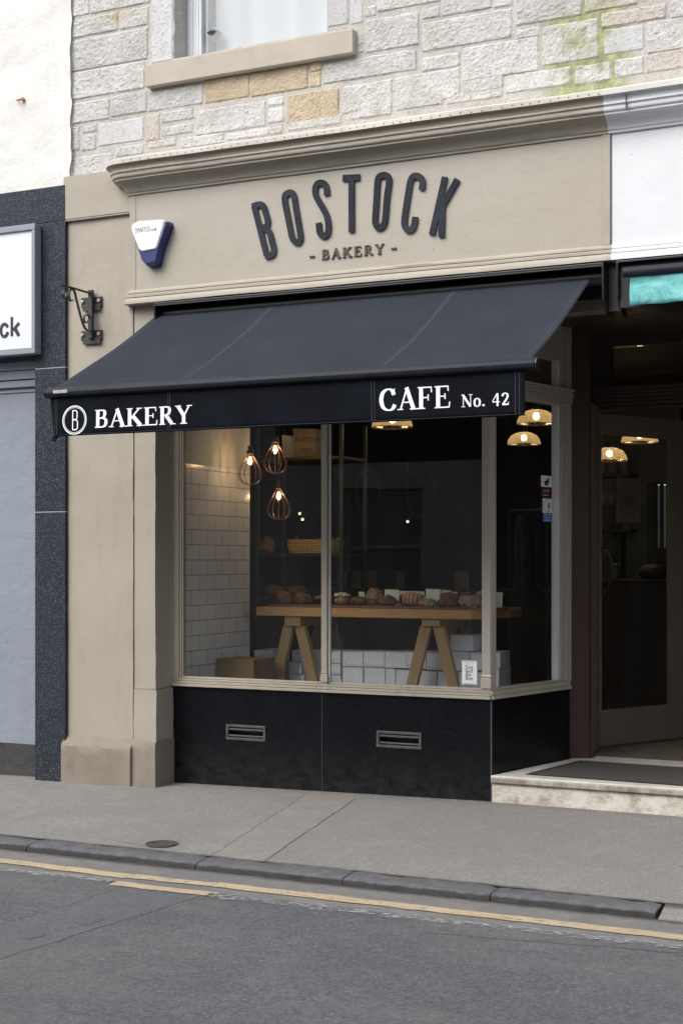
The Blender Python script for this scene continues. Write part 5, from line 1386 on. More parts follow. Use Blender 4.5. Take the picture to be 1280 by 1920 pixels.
# white cake boxes: (left, right, top, bottom in the picture, distance behind the glass)
CB = [(476, 512, 1220, 1242), (476, 497, 1243, 1264), (498.5, 516, 1243, 1264), (478, 516, 1265, 1310),
 (546, 572, 1220, 1241), (542, 566, 1242, 1263), (541, 569, 1264, 1312), (581, 602, 1219, 1241), (584, 614, 1242, 1264), (588, 614, 1265, 1312),
 (604, 638, 1221, 1243), (616, 638, 1244, 1265), (616, 638, 1266, 1312),
 (642, 680, 1222, 1250), (681, 720.5, 1222, 1251), (721.5, 761, 1223, 1253), (762, 799, 1223, 1254),
 (643, 681, 1251, 1313), (682, 721, 1252, 1313), (722, 740, 1254, 1313), (741, 780, 1256, 1314), (781, 819, 1258, 1314), (821, 857, 1259, 1314), (800, 840, 1225, 1257),
 (843, 886, 1191, 1221), (842, 880, 1222, 1258), (881, 903, 1224, 1257), (859, 903, 1260, 1316), (904, 937, 1223, 1253), (904, 936, 1254, 1315)]
desc = ['top white cake box at the left end of the stacks, seen left of the trestle', 'small white cake box under the top box at the left end', 'second small white cake box beside it under the left top box', 'lowest white cake box at the left end of the stacks',
 'white cake box seen high between the left trestle legs', 'middle white cake box seen between the left trestle legs', 'lowest white cake box seen between the left trestle legs', 'top white cake box just right of the left trestle', 'middle white cake box just right of the left trestle', 'lowest white cake box just right of the left trestle',
 'top white cake box behind the middle mullion', 'middle white cake box behind the middle mullion', 'lowest white cake box behind the middle mullion',
 'first top-row white box right of the mullion', 'second top-row white box right of the mullion', 'third top-row white box right of the mullion', 'fourth top-row white box, left of the right trestle',
 'first bottom-row white box right of the mullion', 'second bottom-row white box right of the mullion', 'narrow bottom-row white box third from the mullion', 'wide bottom-row white box half hidden by the right trestle leg', 'bottom-row white box between the right trestle legs', 'bottom white box behind the right leg of the right trestle', 'upper white box between the right trestle legs',
 'highest white cake box, alone on top of the right stack', 'white box directly under the highest one', 'white box behind the top of the Scotland sticker', 'bottom white box behind the Scotland window sticker', 'upper white box behind the corner post', 'lower white box behind the corner post']
desc = [d + (' in the window' if len(d.split()) < 9 else '') for d in desc]
YBX = 1.04
for i, (a, b, c_, d) in enumerate(CB):
    z1 = Z_((a+b)/2, c_, YBX); z0 = max(Z_((a+b)/2, d, YBX), BEDZ+.001); x0, x1 = X_(a, YBX), X_(b, YBX); dep = random.Random(i).uniform(.20, .26)
    if i >= 24 and i <= 26: pass
    jy = random.Random(i+50).uniform(-.010, .010)
    E = empty('cake_box', ((x0+x1)/2, YBX+dep/2, z0), desc[i], 'box', 'white cake boxes stacked in the window')
    mb = MB(); mb.box(x0+.001, x1-.001, YBX+jy, YBX+dep, z0+.001, z1-.0035); finish('carton', mb, 'whitebox', E, bev=.0015)
    mb = MB(); mb.box(x0+.0003, x1-.0003, YBX+jy-.0015, YBX+dep, z1-.0034, z1-.0008)
    finish('lid_flap', mb, 'whitebox', E); mb = MB()
    if i % 3: mb.box(x0+.015, x0+.018, YBX+jy-.001, YBX+jy+.002, z0+.012, z0+.03); mb.box(x0+.018, x1-.012, YBX+jy-.001, YBX+jy+.002, z0+.012, z0+.0135); finish('tuck_tab', mb, 'ink_grey', E)
# brown carton on the left, against the tiles
bx_ = P(406, 1242, .45)
mb = MB(); mb.box(xt+.012, xt+.30, .50, .80, BEDZ+.001, Z_(440, 1237, .5)); mb.box(xt+.010, xt+.302, .498, .640, Z_(440, 1237, .5)+.0005, Z_(440, 1237, .5)+.004); o = finish('cardboard_box', mb, 'brownbox', bev=.003); tag(o, 'brown cardboard box against the white tiles at the left of the window', 'box')

# boards and loaves
YB_ = YTB+.06
bd_labels = ['thin dark serving board under the loaves at the left of the table', 'thin serving board under the sliced red loaf', 'thin serving board under the sugar dusted loaves', 'thin serving board under the cream topped cake']
for k, (a, b, yo) in enumerate(((505, 600, 0), (737, 824, 0), (828, 930, 0), (618, 735, 0))):
    x0, x1 = X_(a, YB_), X_(b, YB_); mb = MB(); mb.box(x0, x1, YB_, YB_+.26, tz1+.0005, tz1+.016); o = finish('serving_board', mb, 'board', bev=.003); tag(o, bd_labels[k], 'serving board', 'serving boards on the table')
ZB = tz1+.0165
def blob(cx, cy, z0, rx, ry, h, bump=.12, seed=0, flat=.6, point=0.0, ridges=0):
    mb = MB(); bmesh.ops.create_icosphere(mb.bm, subdivisions=4, radius=1)
    for v in mb.bm.verts:
        p = v.co.copy(); n = 1+bump*noise.noise(p*2.3+Vector((seed, 0, 0)))+bump*.5*noise.noise(p*6+Vector((seed, 3, 0)))
        p *= n
        if ridges: p *= 1+.05*math.cos(p.x*ridges)
        if point: p.z *= 1-point*abs(p.x); 
        z = p.z; z = z if z > -flat else -flat-(z+flat)*.05
        v.co = Vector((cx+p.x*rx, cy+p.y*ry, z0+(z+flat)*h/(1+flat)))
    mz = min(v.co.z for v in mb.bm.verts)
    for v in mb.bm.verts: v.co.z += z0+.0005-mz
    return mb
LV = [ # px0, px1, top py, material, label, depth offset, kind
 (517, 548, 1108, 'crust_dark', 'dark glazed round loaf at the left end of the window table', .06, {}),
 (549, 585, 1112, 'crust_dark', 'dark rough loaf next to the round one left of the mullion', .08, {'bump': .3}),
 (628, 654, 1115, 'crust_brown', 'greyish brown cake with cream topping just right of the mullion', .05, {'flat': .9, 'top': 1}),
 (656, 690, 1118, 'crust_dark', 'dark sticky cake between the cream topped cake and the tall crusty loaf', .06, {'flat': .8}),
 (686, 718, 1102, 'crust_brown', 'tall crusty brown loaf with knobbly top', .10, {'bump': .22, 'flat': .95}),
 (708, 747, 1114, 'crust_dark', 'dark tapering loaf in front of the first white price card', .05, {'point': .5}),
 (745, 798, 1109, 'crust_red', 'sliced reddish loaf with pale stripes in the middle of the table', .13, {'flat': .9, 'ridges': 26}),
 (783, 818, 1121, 'crust_dust', 'low sugar dusted bun in front of the square price card', .03, {'bump': .2}),
 (822, 862, 1110, 'crust_dark', 'dark chocolate loaf above the right trestle', .08, {'bump': .25}),
 (858, 888, 1108, 'crust_dark', 'dark rounded loaf behind the sugar dusted loaf', .17, {}),
 (861, 902, 1114, 'crust_dust', 'large sugar dusted loaf left of the corner post', .05, {'bump': .25}),
 (903, 934, 1112, 'crust_brown', 'brown loaf right of the corner post under another', .12, {'bump': .2}),
]
for k, (a, b, tp, m, lb, dy, kw) in enumerate(LV):
    kw = dict(kw); top = kw.pop('top', 0); y = YB_+dy+.04; x0, x1 = X_(a, y), X_(b, y); h = Z_((a+b)/2, tp, y)-ZB
    cx = (x0+x1)/2; o = finish('loaf', blob(cx, y, ZB, (x1-x0)/2*.97, .055 if m != 'crust_red' else .05, h*.95, seed=k*3.1, **kw), m, smooth=True); tag(o, lb, 'loaf', 'loaves and cakes on the window table')
    if top:
        o2 = finish('cream_topping', blob(cx, y, ZB+h*.86, (x1-x0)/2*.9, .05, .022, .5, 4, .3), 'cream', o, smooth=True)
y = YB_+.12; o = finish('loaf', blob(X_(908, y), y, ZB+.060, .06, .045, .050, .2, 9), 'crust_dust', smooth=True); tag(o, 'sugar dusted bun lying on top of the loaves at the corner post', 'loaf', 'loaves and cakes on the window table')
mb = MB(); a = P(590, 1110, 1.0); y = YB_+.16; mb.tube([(X_(590, y), y, ZB+.045), (X_(604, y), y+.02, ZB+.055), (X_(618, y), y+.04, ZB+.035)], [.008, .018, .006], 10); o = finish('baguette', mb, 'crust_brown', smooth=True); tag(o, 'short baguette end leaning behind the mullion', 'loaf')
CD = [(720, 747, 1106, 1126, .10, 'cream price card standing behind the dark tapering loaf'), (748, 794, 1109, 1122, .21, 'long low cream card behind the sliced red loaf'), (797, 824, 1105, 1125, .10, 'square cream price card right of the sliced red loaf'),
      (826, 844, 1107, 1120, .22, 'small cream card behind the chocolate loaf'), (927, 941, 1111, 1131, .14, 'cream card right of the corner post'), (671, 682, 1110, 1119, .16, 'tiny cream card above the dark sticky cake'), (846, 856, 1110, 1119, .22, 'narrow cream card left of the dark rounded loaf')]
for (a, b, c_, d, dy, lb) in CD:
    y = YB_+dy; mb = MB(); z1 = Z_((a+b)/2, c_, y); 
    mb.slab([(X_(a, y), y, ZB-.0), (X_(b, y), y, ZB-.0), (X_(b, y), y+.012, z1), (X_(a, y), y+.010, z1+.002)], (0, .0015, 0)); o = finish('price_card', mb, 'card'); tag(o, lb, 'price card', 'price cards among the loaves')

# metal rack behind, with basket and paper bags
YR = 1.54
ra, rb = X_(483, YR), X_(640, YR); RK = empty('display_rack', ((ra+rb)/2, YR+.2, BEDZ), 'dark metal display rack standing behind the left window pane', 'rack')
zb1 = Z_(580, 1038, YR+.05); zs = [zb1, Z_(560, 858, YR+.05), Z_(560, 1120, YR+.05)+.0]
for x in (ra, rb):
    for y in (YR, YR+.42): mb = MB(); mb.box(x-.012, x+.012, y-.012, y+.012, (BEDZ if y < 2.0 else BEDZ)+.001, zs[1]+.25); finish('post', mb, 'iron', RK)
for z in zs: mb = MB(); mb.box(ra-.01, rb+.01, YR-.011, YR+.43, z-.02, z-.0005); finish('shelf', mb, 'dark_wood', RK)
MT['rackbread'] = MT['crust_brown']
def basket():
    y = YR+.04; x0, x1 = X_(533, y), X_(626, y); zt = Z_(580, 1011, y); E = empty('bread_basket', ((x0+x1)/2, y+.1, zb1), 'yellow woven straw basket lined with paper on the rack shelf', 'basket')
    mb = MB(); n = 6; outer = []
    def ring(z, g):
        pts = []; cx, cy = (x0+x1)/2, y+.11; hx, hy = (x1-x0)/2*g, .11*g
        for k in range(32):
            a = 2*math.pi*k/32; c_, s_ = math.cos(a), math.sin(a); m = (abs(c_)**5+abs(s_)**5)**(-1/5); pts.append(mb.bm.verts.new((cx+hx*c_*m, cy+hy*s_*m, z)))
        return pts
    H = zt-zb1; rs = [ring(zb1+.0005, .93), ring(zb1+H*.3, .97), ring(zb1+H*.6, .995), ring(zt, 1.0), ring(zt, .95), ring(zb1+.01, .88)]
    for A, B_ in zip(rs[:-1], rs[1:]):
        for k in range(32): mb.bm.faces.new((A[k], A[(k+1) % 32], B_[(k+1) % 32], B_[k]))
    mb.bm.faces.new(rs[0][::-1]); mb.bm.faces.new(rs[-1]); finish('basket_body', mb, 'wicker', E, smooth=True)
    mb = MB(); N = 24; g = []
    for k in range(N+1):
        x = x0+.02+(x1-x0-.04)*k/N; g.append([mb.bm.verts.new((x, y+.03+.14*j/4, zt-.012+.03*noise.noise(Vector((x*18, j, 0)))+(.016 if j in (0, 4) else 0))) for j in range(5)])
    for k in range(N):
        for j in range(4): mb.bm.faces.new((g[k][j], g[k+1][j], g[k+1][j+1], g[k][j+1]))
    finish('paper_liner', mb, 'kraft', E)
basket()
def bag(px0, px1, pyt, y, label, text, lean=0.0, mat='kraft'):
    x0, x1 = X_(px0, y), X_(px1, y); zt = Z_(px0, pyt, y); z0 = zs[1]
    E = empty('paper_bag', ((x0+x1)/2, y+.05, z0), label, 'paper bag', 'printed paper bags on top of the rack')
    mb = MB(); h = zt-z0; pts = [(x0, y, z0), (x1, y, z0), (x1+lean, y-.0, zt-.01), (x0+lean, y, zt)]; mb.slab(pts, (0, .09, 0)); finish('bag_body', mb, mat, E, bev=.004)
    if text:
        w_ = x1-x0
        sans('BOSTOCK', w_*.23, (x0+w_*.10, y-.0012, z0+h*.55), (1, 0, -.03), (0, 0, 1), 'ink', E)
        sans('BAKERY', w_*.13, (x0+w_*.34, y-.0012, z0+h*.25), (1, 0, -.03), (0, 0, 1), 'ink', E)
bag(549, 593, 803, YR+.05, 'brown paper bag printed BOSTOCK on top of the rack', True)
bag(530, 547, 815, YR+.12, 'plain white paper bag left of the printed bag on the rack', False, -.01, 'paper_white')
for k, (a, b, tp, sh, lb) in enumerate(((488, 514, 1006, 0, 'round brown loaf on the rack shelf left of the basket'), (500, 530, 1085, 2, 'dark loaf on the lower rack shelf'), (540, 575, 1090, 2, 'flat dark loaf on the lower rack shelf, further right'))):
    y = YR+.12; o = finish('loaf', blob((X_(a, y)+X_(b, y))/2, y, zs[sh], (X_(b, y)-X_(a, y))/2, .07, max(.05, Z_(a, tp, y)-zs[sh]) if sh == 0 else .09, .15, k+20), 'crust_dark', smooth=True); tag(o, lb, 'loaf')

# whisk-shaped pendant lamps
def whisk():
    c0 = P(469, 850, .62); E = empty('whisk_pendant', c0, 'leftmost lit pendant lamp with copper whisk shaped cage, in front of the tiles', 'pendant lamp', 'copper whisk pendant lamps in the window')
    mb = MB(); mb.tube([c0+Vector((0, 0, .045)), (c0.x, c0.y, CZ)], .003, 6); finish('cord', mb, 'cord', E)
    mb = MB(); mb.lathe(c0, [(.0005, .055), (.012, .053), (.018, .04), (.018, .02), (.026, .018), (.026, -.002), (.016, -.004), (.0005, -.004)], 20); finish('lamp_holder', mb, 'black_metal', E, smooth=True)
    H = .212; W = .080; prof = [(.20, 0), (.34, -.12), (.62, -.30), (.90, -.50), (1.0, -.66), (.93, -.80), (.68, -.92), (.35, -.985), (.02, -1.0)]
    for k in range(12):
        a = 2*math.pi*k/12; pts = [Vector((c0.x+math.cos(a)*r_*W, c0.y+math.sin(a)*r_*W, c0.z+z*H)) for r_, z in prof]
        mb = MB(); mb.tube(smooth2(pts, 3), .0022, 6); finish('whisk_wire', mb, 'copper', E, smooth=True)
    mb = MB(); mb.lathe(c0, [(.0005, -.002), (.010, -.004), (.012, -.02), (.022, -.045), (.024, -.062), (.016, -.082), (.0005, -.09)], 16); 
    t = NT('clear_bulb_glass'); tr = t.n('ShaderNodeBsdfTransparent'); tr.inputs[0].default_value = (1, .93, .8, 1); gl = t.n('ShaderNodeBsdfGlossy'); gl.inputs['Roughness'].default_value = .05
    mx = t.n('ShaderNodeMixShader'); mx.inputs[0].default_value = .06; t.L(tr.outputs[0], mx.inputs[1]); t.L(gl.outputs[0], mx.inputs[2]); t.L(mx.outputs[0], t.out.inputs[0])
    bo = finish('bulb', mb, t.m, E, smooth=True)
    mb = MB(); mb.lathe(c0, [(.0005, -.022), (.007, -.026), (.011, -.05), (.009, -.070), (.0005, -.076)], 12); finish('filament', mb, 'bulb', bo, smooth=True)
    L = bpy.data.lights.new('whisk_bulb_light', 'POINT'); L.energy = 1.7; L.color = (1, .70, .42); L.shadow_soft_size = .02
    lo = bpy.data.objects.new('bulb_light', L); COL.objects.link(lo); lo.parent = E; lo.location = (0, 0, -.05)
    return E, c0
W0, c0 = whisk()
for (px, py, y, lb) in ((516, 829, 1.15, 'upper right lit pendant lamp with copper whisk shaped cage'), (522.5, 916, 1.22, 'lowest lit pendant lamp with copper whisk shaped cage')):
    c1 = P(px, py, y); W1 = copy_tree(W0, None, c1-c0); W1['label'] = lb; k_ = (c1-CAM).dot(FWD)/(c0-CAM).dot(FWD); W1.scale = (k_, k_, k_)
    for ch in W1.children:
        if ch.name.startswith('cord'):
            pass
for o in [x for x in bpy.data.objects if x.name.startswith('cord') and x.parent and x.parent.name.startswith('whisk')]:
    # cords reach the ceiling from whatever height the lamp hangs
    ln_ = (CZ-o.parent.location.z)/o.parent.scale.z-.045; mb = MB(); mb.tube([(0, 0, .045), (0, 0, .045+ln_)], .003, 6); me = bpy.data.meshes.new('cord'); mb.bm.to_mesh(me); me.materials.append(MT['cord']); o.data = me

# ribbed glass pendants deeper inside
def ribbed():
    E = empty('ribbed_pendant', (0, 0, 0), 'x', 'pendant lamp', 'ribbed glass pendant lamps inside the bakery')
    mb = MB(); mb.lathe((0, 0, 0), [(.152, -.105), (.150, -.098), (.150, -.085), (.140, -.055), (.115, -.022), (.075, .0), (.045, .008)], 96, .012); finish('shade', mb, 'shade', E, smooth=False)
    mb = MB(); mb.tube([Vector((math.cos(2*math.pi*k/48)*.152, math.sin(2*math.pi*k/48)*.152, -.105)) for k in range(49)], .0022, 5, False); finish('shade_rim', mb, 'copper', E)
    mb = MB(); mb.lathe((0, 0, 0), [(.0005, .055), (.02, .05), (.028, .03), (.047, .009), (.047, .004), (.0005, .003)], 20); finish('gallery', mb, 'iron', E, smooth=True)
    mb = MB(); mb.lathe((0, 0, 0), [(.0005, -.012), (.018, -.018), (.028, -.04), (.024, -.062), (.0005, -.075)], 16); finish('bulb', mb, 'bulb2', E, smooth=True)
    mb = MB(); mb.tube([(0, 0, .05), (0, 0, 1.0)], .003, 6); finish('cord', mb, 'cord', E)
    L = bpy.data.lights.new('pendant_bulb_light', 'POINT'); L.energy = .9; L.color = (1, .78, .52); L.shadow_soft_size = .03
    lo = bpy.data.objects.new('bulb_light', L); COL.objects.link(lo); lo.parent = E; lo.location = (0, 0, -.085)
    return E
RP = ribbed(); first = True
for (px, py, w_, lb) in ((735, 775, 76, 'ribbed glass pendant lamp peeping out under the valance in the middle pane'), (1005, 770, 72, 'larger upper ribbed glass pendant lamp in the side pane by the door'), (982, 812, 62, 'lower ribbed glass pendant lamp in the side pane beside the corner post'), (1199, 806, 68, 'ribbed glass pendant lamp seen highest through the door glass'), (1142, 841, 66, 'smaller ribbed glass pendant lamp at the left of the door glass')):
    dep = .304*F/w_; c1 = PZ(px, py, dep)
    o = RP if first else copy_tree(RP, None, Vector()); first = False; o.location = c1; o['label'] = lb
    for ch in o.children:
        if ch.name.startswith('cord'):
            mb = MB(); mb.tube([(0, 0, .05), (0, 0, max(.1, CZ-c1.z))], .003, 6); me = bpy.data.meshes.new('cord'); mb.bm.to_mesh(me); me.materials.append(MT['cord']); ch.data = me

# dim things deeper in the shop: mirrors, counter, aprons, shelf, open sign
for (px, py, rr, yy, lb) in ((690, 920, .22, 5.9, 'dim oval mirror hanging further left at the back of the shop'), (788, 921, .26, 5.9, 'dim round mirror hanging nearer the right at the back of the shop')):
    c_ = P(px, py, yy); E = empty('wall_mirror', c_, lb, 'mirror', 'round mirrors at the back of the bakery')
    k = (46 if px < 700 else 56)/2/ (F/ (c_-CAM).dot(FWD)); pts = [Vector((c_.x+math.cos(2*math.pi*i/40)*k, yy, c_.z+math.sin(2*math.pi*i/40)*k*1.7)) for i in range(40)]
    mb = MB(); mb.slab(pts, (0, .012, 0)); finish('mirror_glass', mb, 'mirror', E)
    mb = MB(); mb.tube(pts+[pts[0]], .012, 6, False); finish('mirror_frame', mb, 'iron', E)
CK = empty('shop_counter', (-1.2, 4.3, FZ), 'dark counter across the back of the bakery', 'counter')
mb = MB(); mb.box(-3.6, .3, 4.0, 4.6, FZ, 1.10); finish('counter_body', mb, 'dark_wood', CK, bev=.004)
mb = MB(); mb.box(-3.65, .35, 3.94, 4.62, 1.101, 1.14); finish('counter_top', mb, 'dark_wood', CK, bev=.004)
for k, (px, py, s_) in enumerate(((640, 1016, 20), (668, 1014, 17), (697, 1013, 18), (750, 1048, 16), (872, 992, 14), (860, 1026, 20))):
    c_ = P(px, py+s_*.5, 4.1); w_ = s_/F*(c_-CAM).dot(FWD); z0 = 1.1405; mb = MB(); hh = min(.15, max(.06, c_.z-z0+w_*.5))
    mb.slab([(c_.x-w_/2, 4.1, z0), (c_.x+w_/2, 4.1, z0), (c_.x+w_/2, 4.11, z0+hh), (c_.x-w_/2, 4.11, z0+hh+.01)], (0, .002, 0)); o = finish('menu_card', mb, 'kraft')
    tag(o, ['pale card standing on the counter nearest the mullion', 'second pale card on the counter from the mullion', 'third pale card on the counter from the mullion', 'low pale card in the middle of the counter', 'small pale card near the corner post, further left', 'low pale card on the counter near the corner post'][k], 'card', 'cards on the counter')
for k, (a, b, t_p, b_p, m, lb) in enumerate(((962, 985, 965, 1120, 'cloth_grey', 'long grey apron hanging by the corner post inside'), (986, 1016, 960, 1118, 'cloth_navy', 'navy apron hanging right of the grey one inside'))):
    y = 2.6; x0, x1 = X_(a, y), X_(b, y); zt, z0 = Z_(a, t_p, y), Z_(a, b_p, y); mb = MB(); n = 16; g = []
    for i in range(n+1):
        t = i/n; col = []
        for j in range(11):
            s_ = j/10; sh = .35+.65*min(1, s_*3); x = (x0+x1)/2+(t-.5)*(x1-x0)*sh; col.append(mb.bm.verts.new((x, y+.02*math.sin(t*14+k), zt+(z0-zt)*s_)))
        g.append(col)
    for i in range(n):
        for j in range(10): mb.bm.faces.new((g[i][j], g[i+1][j], g[i+1][j+1], g[i][j+1]))
    o = finish('apron', mb, m, smooth=True); tag(o, lb, 'apron'); sd = o.modifiers.new('thickness', 'SOLIDIFY'); sd.thickness = .01
CR = empty('coat_rail', (X_(985, 2.6), 2.6, FZ), 'dark upright coat rail carrying the two hanging aprons', 'coat rail')
mb = MB(); zr = Z_(985, 960, 2.6); mb.tube([(X_(955, 2.6), 2.6, zr+.01), (X_(1025, 2.6), 2.6, zr+.01)], .012, 8); finish('rail', mb, 'iron', CR)
for px in (955, 1025): mb = MB(); mb.tube([(X_(px, 2.6), 2.6, FZ+.001), (X_(px, 2.6), 2.6, zr+.02)], .012, 8); finish('post', mb, 'iron', CR)
# cafe shelf seen through the door
YQ = 5.4
CS = empty('back_shelf', (X_(1140, YQ), YQ, FZ), 'dark wall shelves with crockery seen through the door glass', 'shelves')
qa, qb = X_(1075, YQ), X_(1182, YQ)
for py in (888, 945, 992): z = Z_(1140, py, YQ); mb = MB(); mb.box(qa, qb, YQ, YQ+.3, z-.03, z); finish('shelf', mb, 'dark_wood', CS, bev=.003)
mb = MB(); mb.box(qa-.04, qa, YQ, YQ+.3, FZ, Z_(1140, 830, YQ)); mb.box(qb-.16, qb-.12, YQ+.1, YQ+.3, FZ, Z_(1140, 992, YQ)-.031); finish('upright', mb, 'dark_wood', CS)
MT['cloth_crock'] = simple('grey_stoneware', (.16, .15, .14), .4, .1, 6, .1, 60)
crock = [(1130, 888, .06, .10), (1150, 888, .07, .12), (1172, 888, .06, .14), (1131, 945, .05, .12), (1146, 945, .05, .11), (1176, 992, .04, .05)]
cl = ['pale cup at the left of the top back shelf', 'bowl in the middle of the top back shelf', 'tall jug at the right end of the top back shelf', 'stack of cups at the left of the middle back shelf', 'second stack of cups on the middle back shelf', 'small pale cup at the end of the low back shelf']
for k, (px, py, r_, h_) in enumerate(crock):
    c_ = P(px, py, YQ+.12); z = Z_(1140, py, YQ); mb = MB(); mb.lathe((c_.x, YQ+.12, z+.0005), [(.0005, 0), (r_*.6, 0), (r_*.8, h_*.3), (r_, h_), (r_*.9, h_), (r_*.7, h_*.35), (.0005, .01)], 20); o = finish('crockery', mb, 'cloth_crock', smooth=True); tag(o, cl[k], 'crockery', 'crockery on the back shelves')
# counter with bread bin behind the door
C2 = empty('side_counter', (X_(1215, 3.6), 3.6, FZ), 'dark side counter seen through the door glass', 'counter'); z = Z_(1200, 1087, 3.6)
mb = MB(); mb.box(X_(1105, 3.6), X_(1290, 3.6), 3.6, 4.2, FZ+.0, z-.03); finish('counter_body', mb, 'dark_wood', C2, bev=.004); mb = MB(); mb.box(X_(1105, 3.6), X_(1295, 3.6), 3.57, 4.2, z-.029, z); finish('counter_top', mb, 'dark_wood', C2, bev=.004)
mb = blob(X_(1223, 3.8), 3.85, z, .13, .12, .13, .03, 3, .8); o = finish('bread_bin', mb, 'dark_wood', smooth=True); tag(o, 'dark rounded bread bin on the side counter behind the door', 'bread bin')
mb = MB(); c_ = P(1152, 1087, 3.75); mb.lathe((c_.x, c_.y, z+.0005), [(.0005, 0), (.05, 0), (.05, .12), (.035, .13), (.035, .14), (.0005, .14)], 18); o = finish('storage_jar', mb, 'cloth_crock', smooth=True); tag(o, 'pale storage jar on the side counter behind the door', 'jar')
# OPEN sign hanging on the inside of the door glass
def osign():
    a = PV(1161, 895, D0, DU); b = PV(1207, 895, D0, DU); z0 = PV(1185, 980, D0, DU).z; nb = -Vector((DU.y, -DU.x, 0))*.03; u = Vector((DU.x, DU.y, 0))
    E = empty('open_sign', (a+b)/2+nb, 'kraft card reading OPEN inside a ring, hung behind the door glass', 'sign')
    zt = a.z; A = Vector((a.x, a.y, 0))+nb; L = (Vector((b.x, b.y))-Vector((a.x, a.y))).length
    mb = MB(); mb.slab([A+UZ*z0, A+u*L+UZ*z0, A+u*L+UZ*zt, A+UZ*zt], nb.normalized()*.003); finish('card', mb, simple('dim_brown_card', (.11, .085, .06), .8), E)
    c_ = A+u*L*.5+UZ*((z0+zt)/2)
    mb = MB(); ribbon(mb, [Vector((math.cos(2*math.pi*k/40)*L*.40, math.sin(2*math.pi*k/40)*L*.40)) for k in range(40)], .004, c_, u, UZ, -nb.normalized(), .001, True); finish('ring', mb, 'ink', E)
    sans('OPEN', .10, c_+u*(-L*.27)-UZ*.035-nb.normalized()*.0014, u, UZ, 'ink', E, sx=L*.54/.26)
osign()

# stickers on the glass ------------------------------------------------------
yk = GY-.0012
def st1():
    a, b = X_(865, yk), X_(895, yk); z1, z0 = Z_(880, 1238, yk), Z_(880, 1284.5, yk); E = empty('window_sticker', ((a+b)/2, yk, z0), 'white rectangular sticker reading Scotland the Best, low on the right front pane', 'sticker')
    mb = MB(); mb.box(a, b, yk-.0003, yk+.0008, z0, z1); finish('border', mb, 'ink_grey', E)
    mb = MB(); mb.box(a+.003, b-.003, yk-.001, yk-.0004, z0+.003, z1-.003); finish('paper', mb, 'paper_white', E)
    w_ = b-a; h_ = z1-z0
    for k, tx in enumerate(('Scot', 'land', 'the', 'Best')): sans(tx, .034, (a+w_*.24, yk-.0016, z1-h_*(.36+.15*k)), UX, UZ, 'ink', E, thick=.006, sx=.80)
    sans('RECOMMENDED', .010, (a+w_*.14, yk-.0016, z1-h_*.10), UX, UZ, 'ink_grey', E, sx=.75) if False else None
    mb = MB(); mb.box(a+w_*.12, b-w_*.12, yk-.0014, yk-.0011, z1-h_*.075, z1-h_*.06); mb.box(a+w_*.10, b-w_*.10, yk-.0014, yk-.0011, z0+h_*.05, z0+h_*.065); mb.box(a+w_*.26, a+w_*.6, yk-.0014, yk-.0011, z1-h_*.16, z1-h_*.15); finish('fine_print', mb, 'ink_grey', E)
st1()
RU2 = RU; RO = RET0+Vector((RU.y, -RU.x))*-.0235; RN3 = Vector((RU.y, -RU.x, 0)); RU3 = Vector((RU.x, RU.y, 0))
def quad_on_return(px0, px1, py0, py1, mat, parent, name, lift):
    a = PV(px0, py0, RO, RU2); b = PV(px1, py0, RO, RU2); z1 = PV((px0+px1)/2, py0, RO, RU2).z; z0 = PV((px0+px1)/2, py1, RO, RU2).z
    mb = MB(); A, B_ = Vector((a.x, a.y, 0))+RN3*lift, Vector((b.x, b.y, 0))+RN3*lift
    mb.slab([A+UZ*z0, B_+UZ*z0, B_+UZ*z1, A+UZ*z1], -RN3*.0006); finish(name, mb, mat, parent); return A, B_, z0, z1
S1 = empty('cctv_sticker', PV(1024, 930, RO, RU2), 'white and dark red CCTV notice sticker, upper one on the side pane', 'sticker')
A, B_, z0, z1 = quad_on_return(1014, 1034, 892, 913, 'paper_white', S1, 'paper', .0008)
w_ = (B_-A).length; mb = MB()
ribbon(mb, [Vector((w_*.5, .05)), Vector((w_*.78, .05))], .006, A+UZ*z0, RU3, UZ, RN3, .0008); ribbon(mb, [Vector((w_*.72, .05)), Vector((w_*.70, .035))], .006, A+UZ*z0, RU3, UZ, RN3, .0009)
ribbon(mb, [Vector((w_*.30, .022)), Vector((w_*.5, .030)), Vector((w_*.72, .036))], .022, A+UZ*z0, RU3, UZ, RN3, .0010); ribbon(mb, [Vector((w_*.4, .016)), Vector((w_*.6, .012))], .012, A+UZ*z0, RU3, UZ, RN3, .0011)
finish('camera_mark', mb, 'ink', S1)
A, B_, z0, z1 = quad_on_return(1014, 1034, 914, 934, 'ink_red', S1, 'red_band', .0008)
w_ = (B_-A).length; sans('CCTV', .024, A+UZ*(z0+.036)+RN3*.0014+RU3*w_*.2, RU3, UZ, 'paper_white', S1, sx=.85*w_/.1)
sans('IN OPERATION', .011, A+UZ*(z0+.014)+RN3*.0014+RU3*w_*.1, RU3, UZ, 'paper_white', S1, sx=.75*w_/.07*.7)
S2 = empty('payment_sticker', PV(1026, 960, RO, RU2), 'white and blue contactless payment sticker, lower one on the side pane', 'sticker')
A, B_, z0, z1 = quad_on_return(1017, 1034, 935, 962, 'paper_white', S2, 'paper', .0008); w_ = (B_-A).length
mb = MB(); c_ = A+RU3*w_*.5+UZ*((z0+z1)/2)
for k, r_ in enumerate((.012, .020, .028)):
    ribbon(mb, [Vector((math.cos(a)*r_*1.2-.01, math.sin(a)*r_)) for a in [R(-50+10*i) for i in range(11)]], .0045, c_, RU3, UZ, RN3, .0012+.0001*k)
ribbon(mb, [Vector((math.cos(2*math.pi*i/32)*.036, math.sin(2*math.pi*i/32)*.038)) for i in range(32)], .003, c_, RU3, UZ, RN3, .0012, True); finish('wave_symbol', mb, 'ink_blue', S2)
